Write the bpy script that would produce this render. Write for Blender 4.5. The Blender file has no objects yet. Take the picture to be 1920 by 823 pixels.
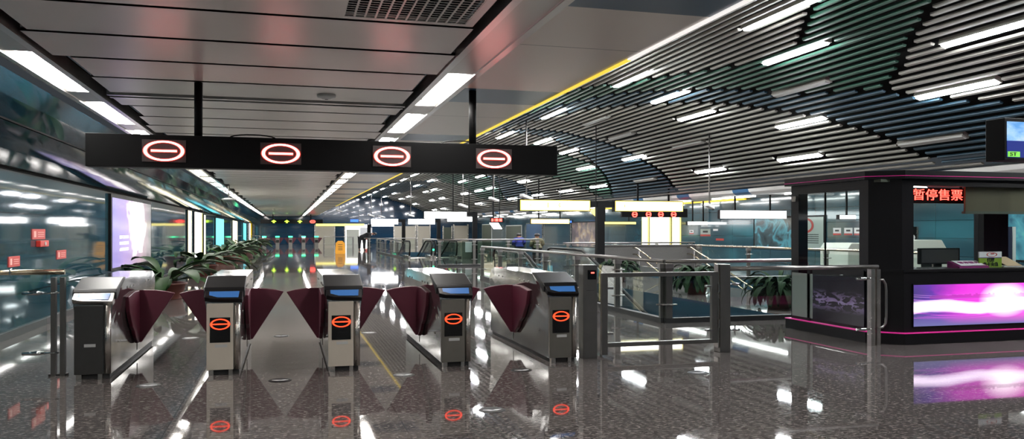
import bpy, math, random
from mathutils import Vector, Matrix
random.seed(7)
SC = bpy.context.scene
COL = SC.collection
R = math.radians

# ------------------------------------------------------------------ camera, world, exposure
F = 1536.0; TH = R(15.4); CT = math.cos(TH); ST = math.sin(TH); CH = 1.5; HY = 433.0
cd = bpy.data.cameras.new('camera'); cam = bpy.data.objects.new('camera', cd); COL.objects.link(cam)
cam.location = (0, 0, CH); cam.rotation_euler = (R(90), 0, -TH)
cd.sensor_fit = 'HORIZONTAL'; cd.sensor_width = 36.0; cd.lens = 36.0 * F / 1920.0
cd.shift_y = (HY - 411.5) / 1920.0; cd.clip_end = 300; cd.clip_start = .05
SC.camera = cam
w = bpy.data.worlds.new('world'); SC.world = w; w.use_nodes = True
w.node_tree.nodes['Background'].inputs[0].default_value = (.55, .62, .7, 1)
w.node_tree.nodes['Background'].inputs[1].default_value = .06
SC.view_settings.view_transform = 'Standard'; SC.view_settings.look = 'None'
SC.view_settings.gamma = 1; SC.view_settings.use_curve_mapping = False
SC.view_settings.exposure = 0.25
SC.cycles.use_denoising = True
SC.cycles.max_bounces = 10; SC.cycles.glossy_bounces = 6; SC.cycles.transparent_max_bounces = 24
SC.cycles.sample_clamp_indirect = 4.0
E_TUBE = 62.0; E_VAULT = 100.0; E_SIGN = 7.0

def W(px, py, Y):      # a measured photo point -> (x, z) on the vertical plane at distance Y down the hall
    u = (px - 960) / F; d = Y / (CT - u * ST)
    return d * (ST + u * CT), CH - (py - HY) * d / F
def WX(px, py, X):     # the same on the plane x = X: (y, z)
    u = (px - 960) / F; d = X / (ST + u * CT)
    return d * (CT - u * ST), CH - (py - HY) * d / F

# ------------------------------------------------------------------ node helpers
def s2l(c):
    return tuple(((v / 12.92) if v <= .04045 else ((v + .055) / 1.055) ** 2.4) for v in c)
def rgb(r, g, b): return s2l((r / 255., g / 255., b / 255.))
def newmat(name):
    m = bpy.data.materials.new(name); m.use_nodes = True
    nt = m.node_tree; return m, nt, nt.nodes['Principled BSDF']
def pm(name, col, rough=.5, metal=0., spec=.5, emit=None, es=0., coat=0., noise=0., nscale=8.):
    m, nt, b = newmat(name)
    b.inputs['Base Color'].default_value = (*col, 1); b.inputs['Roughness'].default_value = rough
    b.inputs['Metallic'].default_value = metal; b.inputs['Specular IOR Level'].default_value = spec
    b.inputs['Coat Weight'].default_value = coat; b.inputs['Coat Roughness'].default_value = .05
    if emit: b.inputs['Emission Color'].default_value = (*emit, 1); b.inputs['Emission Strength'].default_value = es
    if noise:
        N = G(nt); n = N.noise(N.obj(), nscale, 4)
        N.l(N.mixc(n, tuple(c * (1 - noise) for c in col), tuple(min(1, c * (1 + noise)) for c in col)), b.inputs['Base Color'])
        N.l(N.m('ADD', N.m('MULTIPLY', n, .12), max(0, rough - .06)), b.inputs['Roughness'])
    return m
class G:
    def __init__(s, nt): s.nt = nt
    def new(s, t): return s.nt.nodes.new(t)
    def l(s, a, b): s.nt.links.new(a, b)
    def put(s, v, inp):
        if isinstance(v, (int, float)): inp.default_value = v
        elif isinstance(v, tuple): inp.default_value = (*v, 1) if len(v) == 3 and len(inp.default_value) == 4 else v
        else: s.l(v, inp)
    def obj(s): return s.new('ShaderNodeTexCoord').outputs['Object']
    def xyz(s, v=None):
        n = s.new('ShaderNodeSeparateXYZ'); s.l(v or s.obj(), n.inputs[0]); return n.outputs[0], n.outputs[1], n.outputs[2]
    def comb(s, x, y, z):
        n = s.new('ShaderNodeCombineXYZ'); [s.put(v, n.inputs[i]) for i, v in enumerate((x, y, z))]; return n.outputs[0]
    def m(s, op, a, b=0., c=0., clamp=False):
        n = s.new('ShaderNodeMath'); n.operation = op; n.use_clamp = clamp
        s.put(a, n.inputs[0]); s.put(b, n.inputs[1]); s.put(c, n.inputs[2]); return n.outputs[0]
    def noise(s, v, sc, det=3, dist=0.):
        n = s.new('ShaderNodeTexNoise'); s.l(v, n.inputs['Vector']); n.inputs['Scale'].default_value = sc
        n.inputs['Detail'].default_value = det; n.inputs['Distortion'].default_value = dist; return n.outputs[0]
    def mixc(s, f, a, b):
        n = s.new('ShaderNodeMix'); n.data_type = 'RGBA'; s.put(f, n.inputs[0])
        s.put(a, n.inputs[6]); s.put(b, n.inputs[7]); return n.outputs[2]
    def ramp(s, f, stops):
        n = s.new('ShaderNodeValToRGB'); s.put(f, n.inputs[0]); e = n.color_ramp.elements
        while len(e) < len(stops): e.new(.5)
        for i, (p, c) in enumerate(stops): e[i].position = p; e[i].color = (*c, 1)
        return n.outputs[0]
    def bump(s, h, strength, b, dist=.01):
        n = s.new('ShaderNodeBump'); n.inputs['Strength'].default_value = strength; n.inputs['Distance'].default_value = dist
        s.l(h, n.inputs['Height']); s.l(n.outputs[0], b.inputs['Normal'])

def em(name, col, st):
    m, nt, b = newmat(name); b.inputs['Base Color'].default_value = (*[c * .6 for c in col], 1)
    b.inputs['Emission Color'].default_value = (*col, 1); b.inputs['Emission Strength'].default_value = st
    b.inputs['Roughness'].default_value = .4; return m

M = {}
def granite():
    m, nt, b = newmat('polished_granite'); N = G(nt); v = N.obj(); x, y, z = N.xyz(v)
    v2 = N.comb(N.m('MULTIPLY', x, .6), y, z)
    f1 = N.noise(v2, 40, 3, .4); f2 = N.noise(v2, 150, 2); f3 = N.noise(v, .5, 3)
    c = N.ramp(f1, [(.38, (.008, .007, .007)), (.46, (.050, .046, .044)), (.55, (.115, .106, .10)), (.67, (.36, .335, .31))])
    c = N.mixc(N.ramp(f2, [(.40, (0, 0, 0)), (.62, (.7, .7, .7))]), c, (.13, .105, .10))
    c = N.mixc(N.m('MULTIPLY', f3, .4), c, (.11, .10, .095))
    # tile joints (1.4 m slabs)
    jx = N.m('LESS_THAN', N.m('ABSOLUTE', N.m('SUBTRACT', N.m('FRACT', N.m('DIVIDE', N.m('ADD', x, 28.0), 1.75)), .5)), .0030)
    jy = N.m('LESS_THAN', N.m('ABSOLUTE', N.m('SUBTRACT', N.m('FRACT', N.m('DIVIDE', y, 1.75)), .5)), .0026)
    c = N.mixc(N.m('MULTIPLY', N.m('MAXIMUM', jx, jy), .75), c, (.012, .011, .010)); N.l(c, b.inputs['Base Color'])
    N.l(N.m('ADD', N.m('MULTIPLY', N.noise(v, 3, 4), .035), .015), b.inputs['Roughness'])
    b.inputs['Specular IOR Level'].default_value = .30
    return m
M['floor'] = granite()
def enamel(name, col, pw, phh, axis, rough=.07, spec=.8, coat=.5, var=.25, z0=0.):
    m, nt, b = newmat(name); N = G(nt); x, y, z = N.xyz(); a = y if axis == 'y' else x
    fa = N.m('FRACT', N.m('DIVIDE', N.m('ADD', a, 40 * pw), pw)); fz = N.m('FRACT', N.m('DIVIDE', N.m('ADD', z, 10 * phh + z0), phh))
    ja = N.m('LESS_THAN', fa, .006 * 3 / pw); jz = N.m('LESS_THAN', fz, .016 / phh)
    j = N.m('MAXIMUM', ja, jz)
    n = N.noise(N.comb(N.m('MULTIPLY', a, .6), N.m('MULTIPLY', z, 1.4), 0.), 1.2, 3)
    c = N.mixc(n, tuple(v * (1 - var) for v in col), tuple(v * (1 + var) for v in col))
    N.l(N.mixc(j, c, (.008, .01, .012)), b.inputs['Base Color'])
    b.inputs['Roughness'].default_value = rough; b.inputs['Specular IOR Level'].default_value = spec
    b.inputs['Coat Weight'].default_value = coat; b.inputs['Coat Roughness'].default_value = .02; b.inputs['Coat IOR'].default_value = 1.55
    N.bump(N.noise(N.comb(a, z, 0.), .7, 2), .06, b, .03)
    return m
M['wall_left'] = enamel('dark_teal_enamel', rgb(36, 66, 76), 3.28, .583, 'y', rough=.05, z0=-.0, spec=.5, coat=.15)
M['wall_right'] = enamel('teal_enamel', rgb(46, 76, 88), 3.4, .62, 'y', rough=.12, spec=.6, coat=.3)
M['wall_end'] = enamel('blue_enamel', rgb(16, 52, 78), 4., .62, 'x', rough=.08, spec=.7, coat=.4)
M['wall_slope'] = enamel('dark_teal_mosaic', rgb(30, 70, 86), 3.28, 50., 'y', rough=.05, spec=.3, coat=.05)
M['black'] = pm('black_void', (.004, .004, .004), .9, spec=.1)
M['trough'] = pm('brushed_reflector', (.62, .60, .58), .28, .85)
M['trough2'] = pm('brushed_cover_sheet', (.50, .48, .45), .3, .8)
M['soffit'] = None
def panelmat():
    m, nt, b = newmat('ceiling_panel'); N = G(nt); x, y, z = N.xyz()
    n = N.new('ShaderNodeTexVoronoi'); n.inputs['Scale'].default_value = 38; n.inputs['Randomness'].default_value = 0
    N.l(N.obj(), n.inputs['Vector'])
    dot = N.m('LESS_THAN', n.outputs['Distance'], .28)
    col = N.mixc(N.noise(N.comb(x, N.m('MULTIPLY', y, .95), z), .8, 2), (.76, .725, .68), (.86, .82, .775))
    N.l(N.mixc(N.m('MULTIPLY', dot, .22), col, (.08, .08, .08)), b.inputs['Base Color'])
    b.inputs['Roughness'].default_value = .33; b.inputs['Metallic'].default_value = .12; b.inputs['Specular IOR Level'].default_value = .55
    return m
M['panel'] = panelmat()
def soffitmat():
    m, nt, b = newmat('soffit_sheet'); N = G(nt); x, y, z = N.xyz()
    f = N.m('FRACT', N.m('DIVIDE', N.m('ADD', N.m('SUBTRACT', y, 9.65), 48.0), 4.8))
    blue = N.m('LESS_THAN', f, .225)
    seam = N.m('LESS_THAN', N.m('FRACT', N.m('DIVIDE', N.m('ADD', N.m('SUBTRACT', y, 9.65), 48.0), 2.4)), .006)
    c = N.mixc(blue, (.82, .765, .69), (.018, .07, .14)); N.l(N.mixc(seam, c, (.1, .09, .08)), b.inputs['Base Color'])
    b.inputs['Roughness'].default_value = .3; b.inputs['Specular IOR Level'].default_value = .4
    return m
M['soffit'] = soffitmat()
def cornicemat():
    m, nt, b = newmat('cornice_sheet'); N = G(nt); x, y, z = N.xyz()
    f = N.m('FRACT', N.m('DIVIDE', N.m('ADD', N.m('SUBTRACT', y, 18.55), 48.0), 4.75))
    N.l(N.mixc(N.m('LESS_THAN', f, .24), (.62, .61, .58), (.02, .10, .22)), b.inputs['Base Color'])
    b.inputs['Roughness'].default_value = .35; return m
M['cornice'] = cornicemat()
M['slat_grey'] = pm('slat_grey', (.27, .26, .23), .5, spec=.3)
M['slat_green'] = pm('slat_green', (.018, .085, .055), .45)
M['slat_blue'] = pm('slat_blue', (.018, .055, .085), .45)
M['tube'] = em('lit_tube', (1., .97, .93), E_TUBE)
M['vlamp'] = em('lit_vault_lamp', (.96, .97, 1.), E_VAULT)
M['vlamp_off'] = pm('unlit_diffuser', (.30, .30, .28), .4)
M['soffit_lamp'] = em('lit_soffit_tube', (1., 1., .97), 22.)
M['yellow_strip'] = em('yellow_edge_strip', (1., .72, .06), .8)  # emission stands in for yellow light washing over an edge
M['white_strip'] = em('white_edge_strip', (1., .95, .92), .75)  # same for the whitish light on the nearer edge
M['sign_black'] = pm('black_sign_casing', (.003, .003, .0033), .55, spec=.15)
M['led_red'] = em('red_led_ring', (1., .05, .035), 7.)
M['led_core'] = em('pink_led_core', (1., .62, .62), 6.)
M['led_plate'] = pm('led_matrix_plate', (.035, .03, .03), .6, noise=.5, nscale=60)
M['ring'] = em('orange_red_ring', (1., .05, .014), 2.4)
M['ring_green'] = em('green_indicator', (.05, .9, .35), 2.5)
M['arrow_green'] = em('yellow_green_arrow', (.55, 1., .05), 2.4)
M['steel'] = pm('brushed_steel', (.50, .47, .43), .26, .92, noise=.18, nscale=5)
M['steel_dark'] = pm('dark_brushed_steel', (.20, .19, .175), .32, .85, noise=.2, nscale=6)
M['steel_face'] = pm('brushed_steel_face', (.66, .59, .49), .45, .3, noise=.12, nscale=4)  # turnstile front steel, its bright reflection put into the base colour
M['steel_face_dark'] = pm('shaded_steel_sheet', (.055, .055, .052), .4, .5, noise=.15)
M['steel_face_mid'] = pm('grey_steel_sheet', (.22, .205, .175), .38, .7, noise=.12)  # same front steel with less light on it, painted darker
M['steel_shiny'] = pm('polished_steel', (.42, .42, .41), .09, .95, noise=.12, nscale=3)
M['pipe'] = pm('polished_steel_tube', (.36, .345, .33), .33, 1.)
M['pipe_gold'] = pm('warm_steel_tube', (.62, .53, .38), .2, 1.)
M['hood'] = pm('gloss_black_plastic', (.008, .008, .009), .38, spec=.2)
M['screen'] = pm('blue_reader_screen', rgb(60, 112, 175), .25, emit=rgb(60, 115, 190), es=.06)
M['display'] = pm('black_display', (.003, .003, .003), .2)
M['plate'] = pm('white_label_plate', (.55, .55, .53), .5)
M['maroon'] = pm('maroon_flap', rgb(84, 30, 46), .42, spec=.4)
M['gasket'] = pm('dark_plinth', (.02, .02, .02), .6)
M['pot'] = pm('brown_plastic_pot', rgb(92, 48, 38), .5, noise=.15)
M['soil'] = pm('dark_soil', (.02, .014, .01), .95)
def leafmat():
    m, nt, b = newmat('dark_green_leaf'); N = G(nt)
    N.l(N.mixc(N.noise(N.obj(), 5, 3), (.006, .018, .005), (.022, .06, .015)), b.inputs['Base Color']); b.inputs['Roughness'].default_value = .55; b.inputs['Specular IOR Level'].default_value = .12
    return m
M['leaf'] = leafmat()
M['leaf2'] = pm('bush_leaf', (.010, .028, .009), .7, spec=.15, noise=.5, nscale=7)
M['kblack'] = pm('kiosk_black_laminate', (.0045, .004, .005), .35, spec=.35, noise=.2)
M['pink'] = em('pink_edge_line', (.75, .03, .30), .42)
M['frost'] = pm('frosted_glass_panel', (.34, .40, .37), .3)
M['khaki'] = pm('khaki_roller_blind', (.10, .088, .05), .7)
M['olive'] = pm('olive_panel', (.075, .09, .065), .6)
M['rubber'] = pm('black_rubber', (.006, .006, .006), .5, spec=.2)
M['white'] = pm('white_plastic', (.7, .7, .68), .4)
M['beige'] = pm('beige_machine_shell', (.50, .51, .44), .45)
M['shutter'] = pm('beige_roller_shutter', (.46, .42, .34), .45, .3)
M['doorblue'] = pm('blue_door', (.03, .10, .22), .3)
M['red'] = pm('red_plastic', (.55, .03, .02), .4)
M['redlabel'] = pm('red_notice', rgb(175, 52, 44), .5)
M['yellowp'] = pm('yellow_plastic', rgb(235, 160, 25), .5)
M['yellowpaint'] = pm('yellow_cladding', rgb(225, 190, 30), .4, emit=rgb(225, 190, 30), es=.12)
M['skin'] = pm('skin', rgb(190, 140, 115), .6)
M['hair'] = pm('black_hair', (.01, .008, .007), .5)
M['cloth_dark'] = pm('dark_cloth', (.015, .015, .018), .9)
M['cloth_khaki'] = pm('khaki_cloth', (.13, .12, .07), .9)
M['cloth_blue'] = pm('blue_cloth', (.02, .03, .20), .9)
M['cloth_tan'] = pm('pale_trousers', (.35, .30, .24), .9)
M['wellblue'] = pm('well_blue_cladding', (.016, .062, .10), .3, noise=.1)
M['lower'] = pm('lower_level_stone', (.16, .17, .16), .3)
M['granite2'] = pm('grey_granite_slab', (.12, .115, .11), .22, noise=.35, nscale=40)
M['chrome'] = pm('chrome', (.75, .75, .75), .1, 1.)
M['black_text'] = pm('black_ink', (.01, .01, .01), .6)
M['green_print'] = pm('green_print', rgb(130, 160, 45), .5)
M['paper'] = pm('tan_paper', rgb(205, 180, 145), .7)
M['paperw'] = pm('white_paper', (.75, .75, .76), .6)
M['purplep'] = pm('purple_card', rgb(150, 45, 120), .5)
M['cyan_lit'] = em('cyan_lit_panel', (.12, .72, .85), 1.1)
M['white_lit'] = em('white_lit_panel', (1., .98, .93), 3.2)
M['cream_lit'] = em('cream_lit_panel', (1., .92, .62), 1.2)
M['yel_lit'] = em('yellow_lit_edge', (1., .85, .25), 1.1)
M['sign_white'] = em('white_lightbox', (1., 1., 1.), E_SIGN)
M['sign_yel'] = em('yellow_lightbox_rim', (1., .74, .12), 1.6)
M['sign_cream'] = em('warm_lightbox', (1., .97, .86), E_SIGN)
M['ink_yellow'] = em('faint_yellow_symbol', (1., .70, .08), 1.0)
M['blue_lit'] = em('blue_lit_sign', (.05, .2, .9), 1.2)
def glassmat(name, tint, refl=1.):
    m = bpy.data.materials.new(name); m.use_nodes = True; nt = m.node_tree; nt.nodes.clear(); N = G(nt)
    o = N.new('ShaderNodeOutputMaterial'); mx = N.new('ShaderNodeMixShader'); t = N.new('ShaderNodeBsdfTransparent'); g = N.new('ShaderNodeBsdfGlossy')
    fr = N.new('ShaderNodeFresnel'); fr.inputs[0].default_value = 1.5; ge = N.new('ShaderNodeNewGeometry')
    f = N.m('MULTIPLY', N.m('MULTIPLY', fr.outputs[0], N.m('SUBTRACT', 1., ge.outputs['Backfacing'])), 1.0 * refl, clamp=True)
    t.inputs[0].default_value = (*tint, 1); g.inputs['Roughness'].default_value = .01
    N.l(f, mx.inputs[0]); N.l(t.outputs[0], mx.inputs[1]); N.l(g.outputs[0], mx.inputs[2]); N.l(mx.outputs[0], o.inputs[0]); return m
M['glass_d'] = glassmat('dense_green_glass', (.60, .70, .66))
M['glass'] = glassmat('clear_glass', (.95, .975, .97))
M['glass_g'] = glassmat('green_tinted_glass', (.92, .96, .95))

def picture(name, fn, st):
    m, nt, b = newmat(name); N = G(nt); x, y, z = N.xyz(); c = fn(N, x, y, z)
    N.l(c, b.inputs['Emission Color']); b.inputs['Emission Strength'].default_value = st
    b.inputs['Base Color'].default_value = (.02, .02, .02, 1); b.inputs['Roughness'].default_value = .15
    return m
def band(N, v, c, wd):   # soft bump of width wd round c
    return N.m('SUBTRACT', 1., N.m('DIVIDE', N.m('ABSOLUTE', N.m('SUBTRACT', v, c)), wd), clamp=True)
def pic_city(N, x, y, z):   # local x 0..5, z 0..0.55
    v = N.comb(x, 0., N.m('MULTIPLY', z, 5.))
    n = N.noise(v, 1.3, 4, .5)
    base = N.ramp(N.m('ADD', N.m('MULTIPLY', x, .42), N.m('MULTIPLY', n, .35)), [(.10, (.03, .04, .09)), (.30, (.10, .03, .30)), (.5, (.60, .03, .55)), (.95, (.95, .08, .70))])
    low = N.m('SUBTRACT', 1., N.m('MULTIPLY', z, 5.5), clamp=True)
    base = N.mixc(low, base, (.12, .12, .30))
    wav = N.m('ADD', .245, N.m('ADD', N.m('MULTIPLY', N.m('SINE', N.m('MULTIPLY', x, 4.2)), .02), N.m('MULTIPLY', N.m('SUBTRACT', n, .5), .06)))
    core = band(N, z, wav, .085); fine = N.noise(N.comb(N.m('MULTIPLY', x, .5), 0., N.m('MULTIPLY', z, 60.)), 1., 2)
    core = N.m('MULTIPLY', N.m('POWER', core, .6), N.m('ADD', .55, N.m('MULTIPLY', fine, 1.1)), clamp=True)
    c = N.mixc(core, base, (1.6, 1.3, 1.7))
    zz = N.m('ADD', N.m('MULTIPLY', z, 75.), N.m('MULTIPLY', N.m('SINE', N.m('MULTIPLY', x, 2.4)), 2.2))
    ln = N.m('GREATER_THAN', N.noise(N.comb(N.m('MULTIPLY', x, .5), 0., zz), 1., 1), .56)
    c = N.mixc(N.m('MULTIPLY', N.m('MULTIPLY', ln, band(N, z, .15, .07)), .9), c, (.75, .10, .75))
    c = N.mixc(N.m('MULTIPLY', N.m('MULTIPLY', ln, band(N, z, .37, .07)), N.m('SUBTRACT', 1., N.m('MULTIPLY', x, .9), clamp=True)), c, (.55, .25, .75))
    dx = N.m('SUBTRACT', x, 1.5); dz = N.m('MULTIPLY', N.m('SUBTRACT', z, .33), 1.8)
    glow = N.m('SUBTRACT', 1., N.m('MULTIPLY', N.m('SQRT', N.m('ADD', N.m('MULTIPLY', dx, dx), N.m('MULTIPLY', dz, dz))), 2.2), clamp=True)
    c = N.mixc(glow, c, (2.2, 1.9, 2.1))
    sk = N.noise(N.comb(N.m('MULTIPLY', N.m('FLOOR', N.m('MULTIPLY', x, 28.)), 1.3), 0., 0.), 3., 1)
    top = N.m('ADD', .36, N.m('MULTIPLY', sk, .10)); inb = N.m('MULTIPLY', N.m('LESS_THAN', z, top), N.m('GREATER_THAN', z, .36))
    inb = N.m('MULTIPLY', inb, N.m('GREATER_THAN', x, .25)); inb = N.m('MULTIPLY', inb, .45)
    return N.mixc(inb, c, (.25, .02, .22))
M['pic_city'] = picture('city_light_trails_backlit', pic_city, 1.25)
M['pic_city_dim'] = picture('city_light_trails_dim', lambda N, x, y, z: (lambda n, cr: N.mixc(cr, (.008, .004, .010), N.mixc(n, (.10, .02, .12), (.30, .25, .42))))(N.noise(N.comb(y, 0., N.m('MULTIPLY', z, 2.)), 5., 4, .8), N.m('MULTIPLY', band(N, z, .30, .16), N.m('GREATER_THAN', N.noise(N.comb(y, 0., N.m('MULTIPLY', z, 3.)), 6., 4, 1.), .5))), .55)
def pic_left(N, x, y, z):   # local y 0..5.3, z 0..1.55
    n = N.noise(N.comb(N.m('MULTIPLY', y, .6), 0., z), 2., 5, .8)
    c = N.ramp(N.m('ADD', N.m('MULTIPLY', y, .16), N.m('MULTIPLY', n, .35)), [(.1, (.26, .24, .62)), (.45, (.42, .30, .62)), (.75, (.50, .36, .42)), (1., (.22, .22, .22))])
    dy = N.m('SUBTRACT', y, 3.05); dz = N.m('SUBTRACT', z, 1.0)
    g = N.m('SUBTRACT', 1.25, N.m('SQRT', N.m('ADD', N.m('MULTIPLY', N.m('MULTIPLY', dy, dy), .75), N.m('MULTIPLY', N.m('MULTIPLY', dz, dz), 2.6))))
    g = N.m('ADD', g, N.m('MULTIPLY', N.m('SUBTRACT', n, .5), 1.6)); g = N.m('MULTIPLY', g, 1.6, clamp=True)
    c = N.mixc(g, c, (1.7, 1.6, 1.6))
    st = N.m('SUBTRACT', 1., N.m('MULTIPLY', N.m('ABSOLUTE', N.m('SUBTRACT', y, 3.6)), 2.6), clamp=True)
    st = N.m('MULTIPLY', st, N.m('GREATER_THAN', z, .25)); c = N.mixc(st, c, (1.4, 1.35, 1.35))
    row = N.m('MULTIPLY', N.m('GREATER_THAN', N.m('FRACT', N.m('MULTIPLY', z, 7.)), .5), N.m('MULTIPLY', N.m('LESS_THAN', z, .78), N.m('GREATER_THAN', z, .30)))
    row = N.m('MULTIPLY', row, N.m('MULTIPLY', N.m('GREATER_THAN', y, .8), N.m('LESS_THAN', y, N.m('ADD', 1.4, N.noise(N.comb(0., 0., N.m('FLOOR', N.m('MULTIPLY', z, 7.))), 9., 1)))))
    row = N.m('MULTIPLY', row, N.m('GREATER_THAN', N.noise(N.comb(N.m('MULTIPLY', y, 4.), 0., z), 4., 1), .40))
    return N.mixc(row, c, (1.2, 1.2, 1.4))
M['pic_left'] = picture('violet_backlit_poster', pic_left, 1.05)
M['pic_dark'] = picture('dark_poster_blue_shape', lambda N, x, y, z: N.ramp(N.noise(N.comb(0., N.m('MULTIPLY', y, .8), z), 1.3, 4, .6), [(.3, (.010, .012, .015)), (.48, (.05, .10, .12)), (.55, (.10, .42, .52)), (.7, (.03, .05, .06))]), .55)
M['pic_warm'] = picture('brown_figure_poster', lambda N, x, y, z: N.ramp(N.noise(N.comb(0., N.m('MULTIPLY', y, .7), z), 1.5, 4, .4), [(.3, (.02, .02, .025)), (.5, (.16, .10, .12)), (.62, (.42, .28, .16)), (.75, (.5, .45, .42))]), .5)
M['pic_cyan'] = picture('cyan_sea_poster', lambda N, x, y, z: N.ramp(N.noise(N.comb(0., N.m('MULTIPLY', y, .7), z), 1.4, 3, .8), [(.3, (.01, .08, .16)), (.5, (.10, .42, .52)), (.62, (.20, .75, .65)), (.8, (.25, .45, .6))]), .6)
M['pic_sky'] = picture('television_sky', lambda N, x, y, z: N.mixc(N.m('GREATER_THAN', z, .20), (.015, .03, .22), N.ramp(N.noise(N.comb(x, 0., N.m('MULTIPLY', z, 3.)), 4., 4, .4), [(.35, (.12, .35, .75)), (.55, (.35, .6, .95)), (.75, (.6, .7, .85))])), 1.0)

# ------------------------------------------------------------------ mesh helpers
class MB:
    def __init__(s): s.v = []; s.f = []; s.mi = []; s.sm = []
    def add(s, vs, fs, mi=0, smooth=False, mat=None):
        o = len(s.v)
        for p in vs:
            p = Vector(p)
            if mat is not None: p = mat @ p
            s.v.append(p)
        for f in fs: s.f.append([o + i for i in f]); s.mi.append(mi); s.sm.append(smooth)
        return s
    def box(s, x0, x1, y0, y1, z0, z1, mi=0, mat=None):
        v = [(x, y, z) for x in (x0, x1) for y in (y0, y1) for z in (z0, z1)]
        return s.add(v, [(0, 1, 3, 2), (4, 6, 7, 5), (0, 4, 5, 1), (2, 3, 7, 6), (0, 2, 6, 4), (1, 5, 7, 3)], mi, False, mat)
    def prism(s, poly, a0, a1, axis='z', mi=0, mat=None):
        def P(p, a):
            return {'z': (p[0], p[1], a), 'y': (p[0], a, p[1]), 'x': (a, p[0], p[1])}[axis]
        n = len(poly); v = [P(p, a0) for p in poly] + [P(p, a1) for p in poly]
        f = [list(range(n))[::-1], list(range(n, 2 * n))] + [(i, (i + 1) % n, n + (i + 1) % n, n + i) for i in range(n)]
        return s.add(v, f, mi, False, mat)
    def tube(s, pts, r, n=10, mi=0, mat=None, cap=True):
        pts = [Vector(p) for p in pts]; rings = []; rs = r if isinstance(r, (list, tuple)) else [r] * len(pts)
        up = None; v = []
        for i, p in enumerate(pts):
            t = (pts[min(i + 1, len(pts) - 1)] - pts[max(i - 1, 0)]).normalized()
            if up is None: up = Vector((0, 0, 1)) if abs(t.z) < .9 else Vector((1, 0, 0))
            a = t.cross(up); a.normalize(); b = t.cross(a); b.normalize(); up = -b if (-b).dot(up) > 0 else b
            for k in range(n):
                q = 2 * math.pi * k / n; v.append(p + (a * math.cos(q) + b * math.sin(q)) * rs[i])
        f = [(i * n + k, i * n + (k + 1) % n, (i + 1) * n + (k + 1) % n, (i + 1) * n + k) for i in range(len(pts) - 1) for k in range(n)]
        s.add(v, f, mi, True, mat)
        if cap:
            o = len(s.v) - len(v)
            s.f.append([o + k for k in range(n)][::-1]); s.mi.append(mi); s.sm.append(False)
            s.f.append([o + (len(pts) - 1) * n + k for k in range(n)]); s.mi.append(mi); s.sm.append(False)
        return s
    def lathe(s, prof, n=24, mi=0, mat=None, smooth=True, sx=1., sy=1.):
        v = [(r * math.cos(2 * math.pi * k / n) * sx, r * math.sin(2 * math.pi * k / n) * sy, z) for r, z in prof for k in range(n)]
        f = [(i * n + k, i * n + (k + 1) % n, (i + 1) * n + (k + 1) % n, (i + 1) * n + k) for i in range(len(prof) - 1) for k in range(n)]
        return s.add(v, f, mi, smooth, mat)
    def ring(s, cx, cz, ro, ri, sq, y0, y1, n=40, mi=0, mat=None):    # elliptical ring in the xz plane
        v = []
        for k in range(n):
            a = 2 * math.pi * k / n; c, t = math.cos(a), math.sin(a)
            for r, y in ((ro, y0), (ro, y1), (ri, y1), (ri, y0)):
                v.append((cx + r * c, y, cz + (r if r == ro else ri) * t * sq))
        f = []
        for k in range(n):
            o, p = k * 4, ((k + 1) % n) * 4
            for j in range(4): f.append((o + j, o + (j + 1) % 4, p + (j + 1) % 4, p + j))
        return s.add(v, f, mi, False, mat)
    def build(s, name, mats, parent=None, loc=None, bevel=0., rz=0.):
        me = bpy.data.meshes.new(name); me.from_pydata([tuple(p) for p in s.v], [], s.f); 
        for m in (mats if isinstance(mats, (list, tuple)) else [mats]): me.materials.append(M[m] if isinstance(m, str) else m)
        me.polygons.foreach_set('material_index', s.mi); me.polygons.foreach_set('use_smooth', s.sm); me.update()
        import bmesh
        bm = bmesh.new(); bm.from_mesh(me); bmesh.ops.recalc_face_normals(bm, faces=bm.faces); bm.to_mesh(me); bm.free()
        o = bpy.data.objects.new(name, me); COL.objects.link(o)
        if parent: o.parent = parent
        if loc: o.location = loc
        if rz: o.rotation_euler = (0, 0, rz)
        if bevel:
            b = o.modifiers.new('bevel', 'BEVEL'); b.width = bevel; b.segments = 2; b.limit_method = 'ANGLE'
        return o
def tag(o, label=None, cat=None, group=None, kind=None):
    if label: o['label'] = label
    if cat: o['category'] = cat
    if group: o['group'] = group
    if kind: o['kind'] = kind
    return o
def thing(name, loc, label, cat, group=None, rz=0.):
    o = bpy.data.objects.new(name, None); COL.objects.link(o); o.location = loc; o.rotation_euler = (0, 0, rz)
    o.empty_display_size = .2
    return tag(o, label, cat, group)
def struct(mb, name, mats): return tag(mb.build(name, mats), kind='structure')
def dup(root, loc, rz=None, label=None, group=None):
    r = root.copy(); COL.objects.link(r); r.location = loc
    if rz is not None: r.rotation_euler = (0, 0, rz)
    if label: r['label'] = label
    if group: r['group'] = group
    for ch in list(root.children):
        c = ch.copy(); COL.objects.link(c); c.parent = r
        for g in list(ch.children):
            d = g.copy(); COL.objects.link(d); d.parent = c
    return r
def text(name, s, size, mat, parent, loc, rot=(90, 0, 0), ext=.003, sx=1., align='CENTER'):
    cu = bpy.data.curves.new(name, 'FONT'); cu.body = s; cu.size = size; cu.extrude = ext; cu.align_x = align; cu.align_y = 'CENTER'
    t = bpy.data.objects.new(name, cu); COL.objects.link(t); bpy.context.view_layer.update()
    me = bpy.data.meshes.new_from_object(t.evaluated_get(bpy.context.evaluated_depsgraph_get())); me.name = name
    bpy.data.objects.remove(t); bpy.data.curves.remove(cu)
    me.materials.clear(); me.materials.append(M[mat])
    o = bpy.data.objects.new(name, me); COL.objects.link(o); o.parent = parent; o.location = loc
    o.rotation_euler = tuple(R(a) for a in rot); o.scale = (sx, 1, 1); return o
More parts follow.
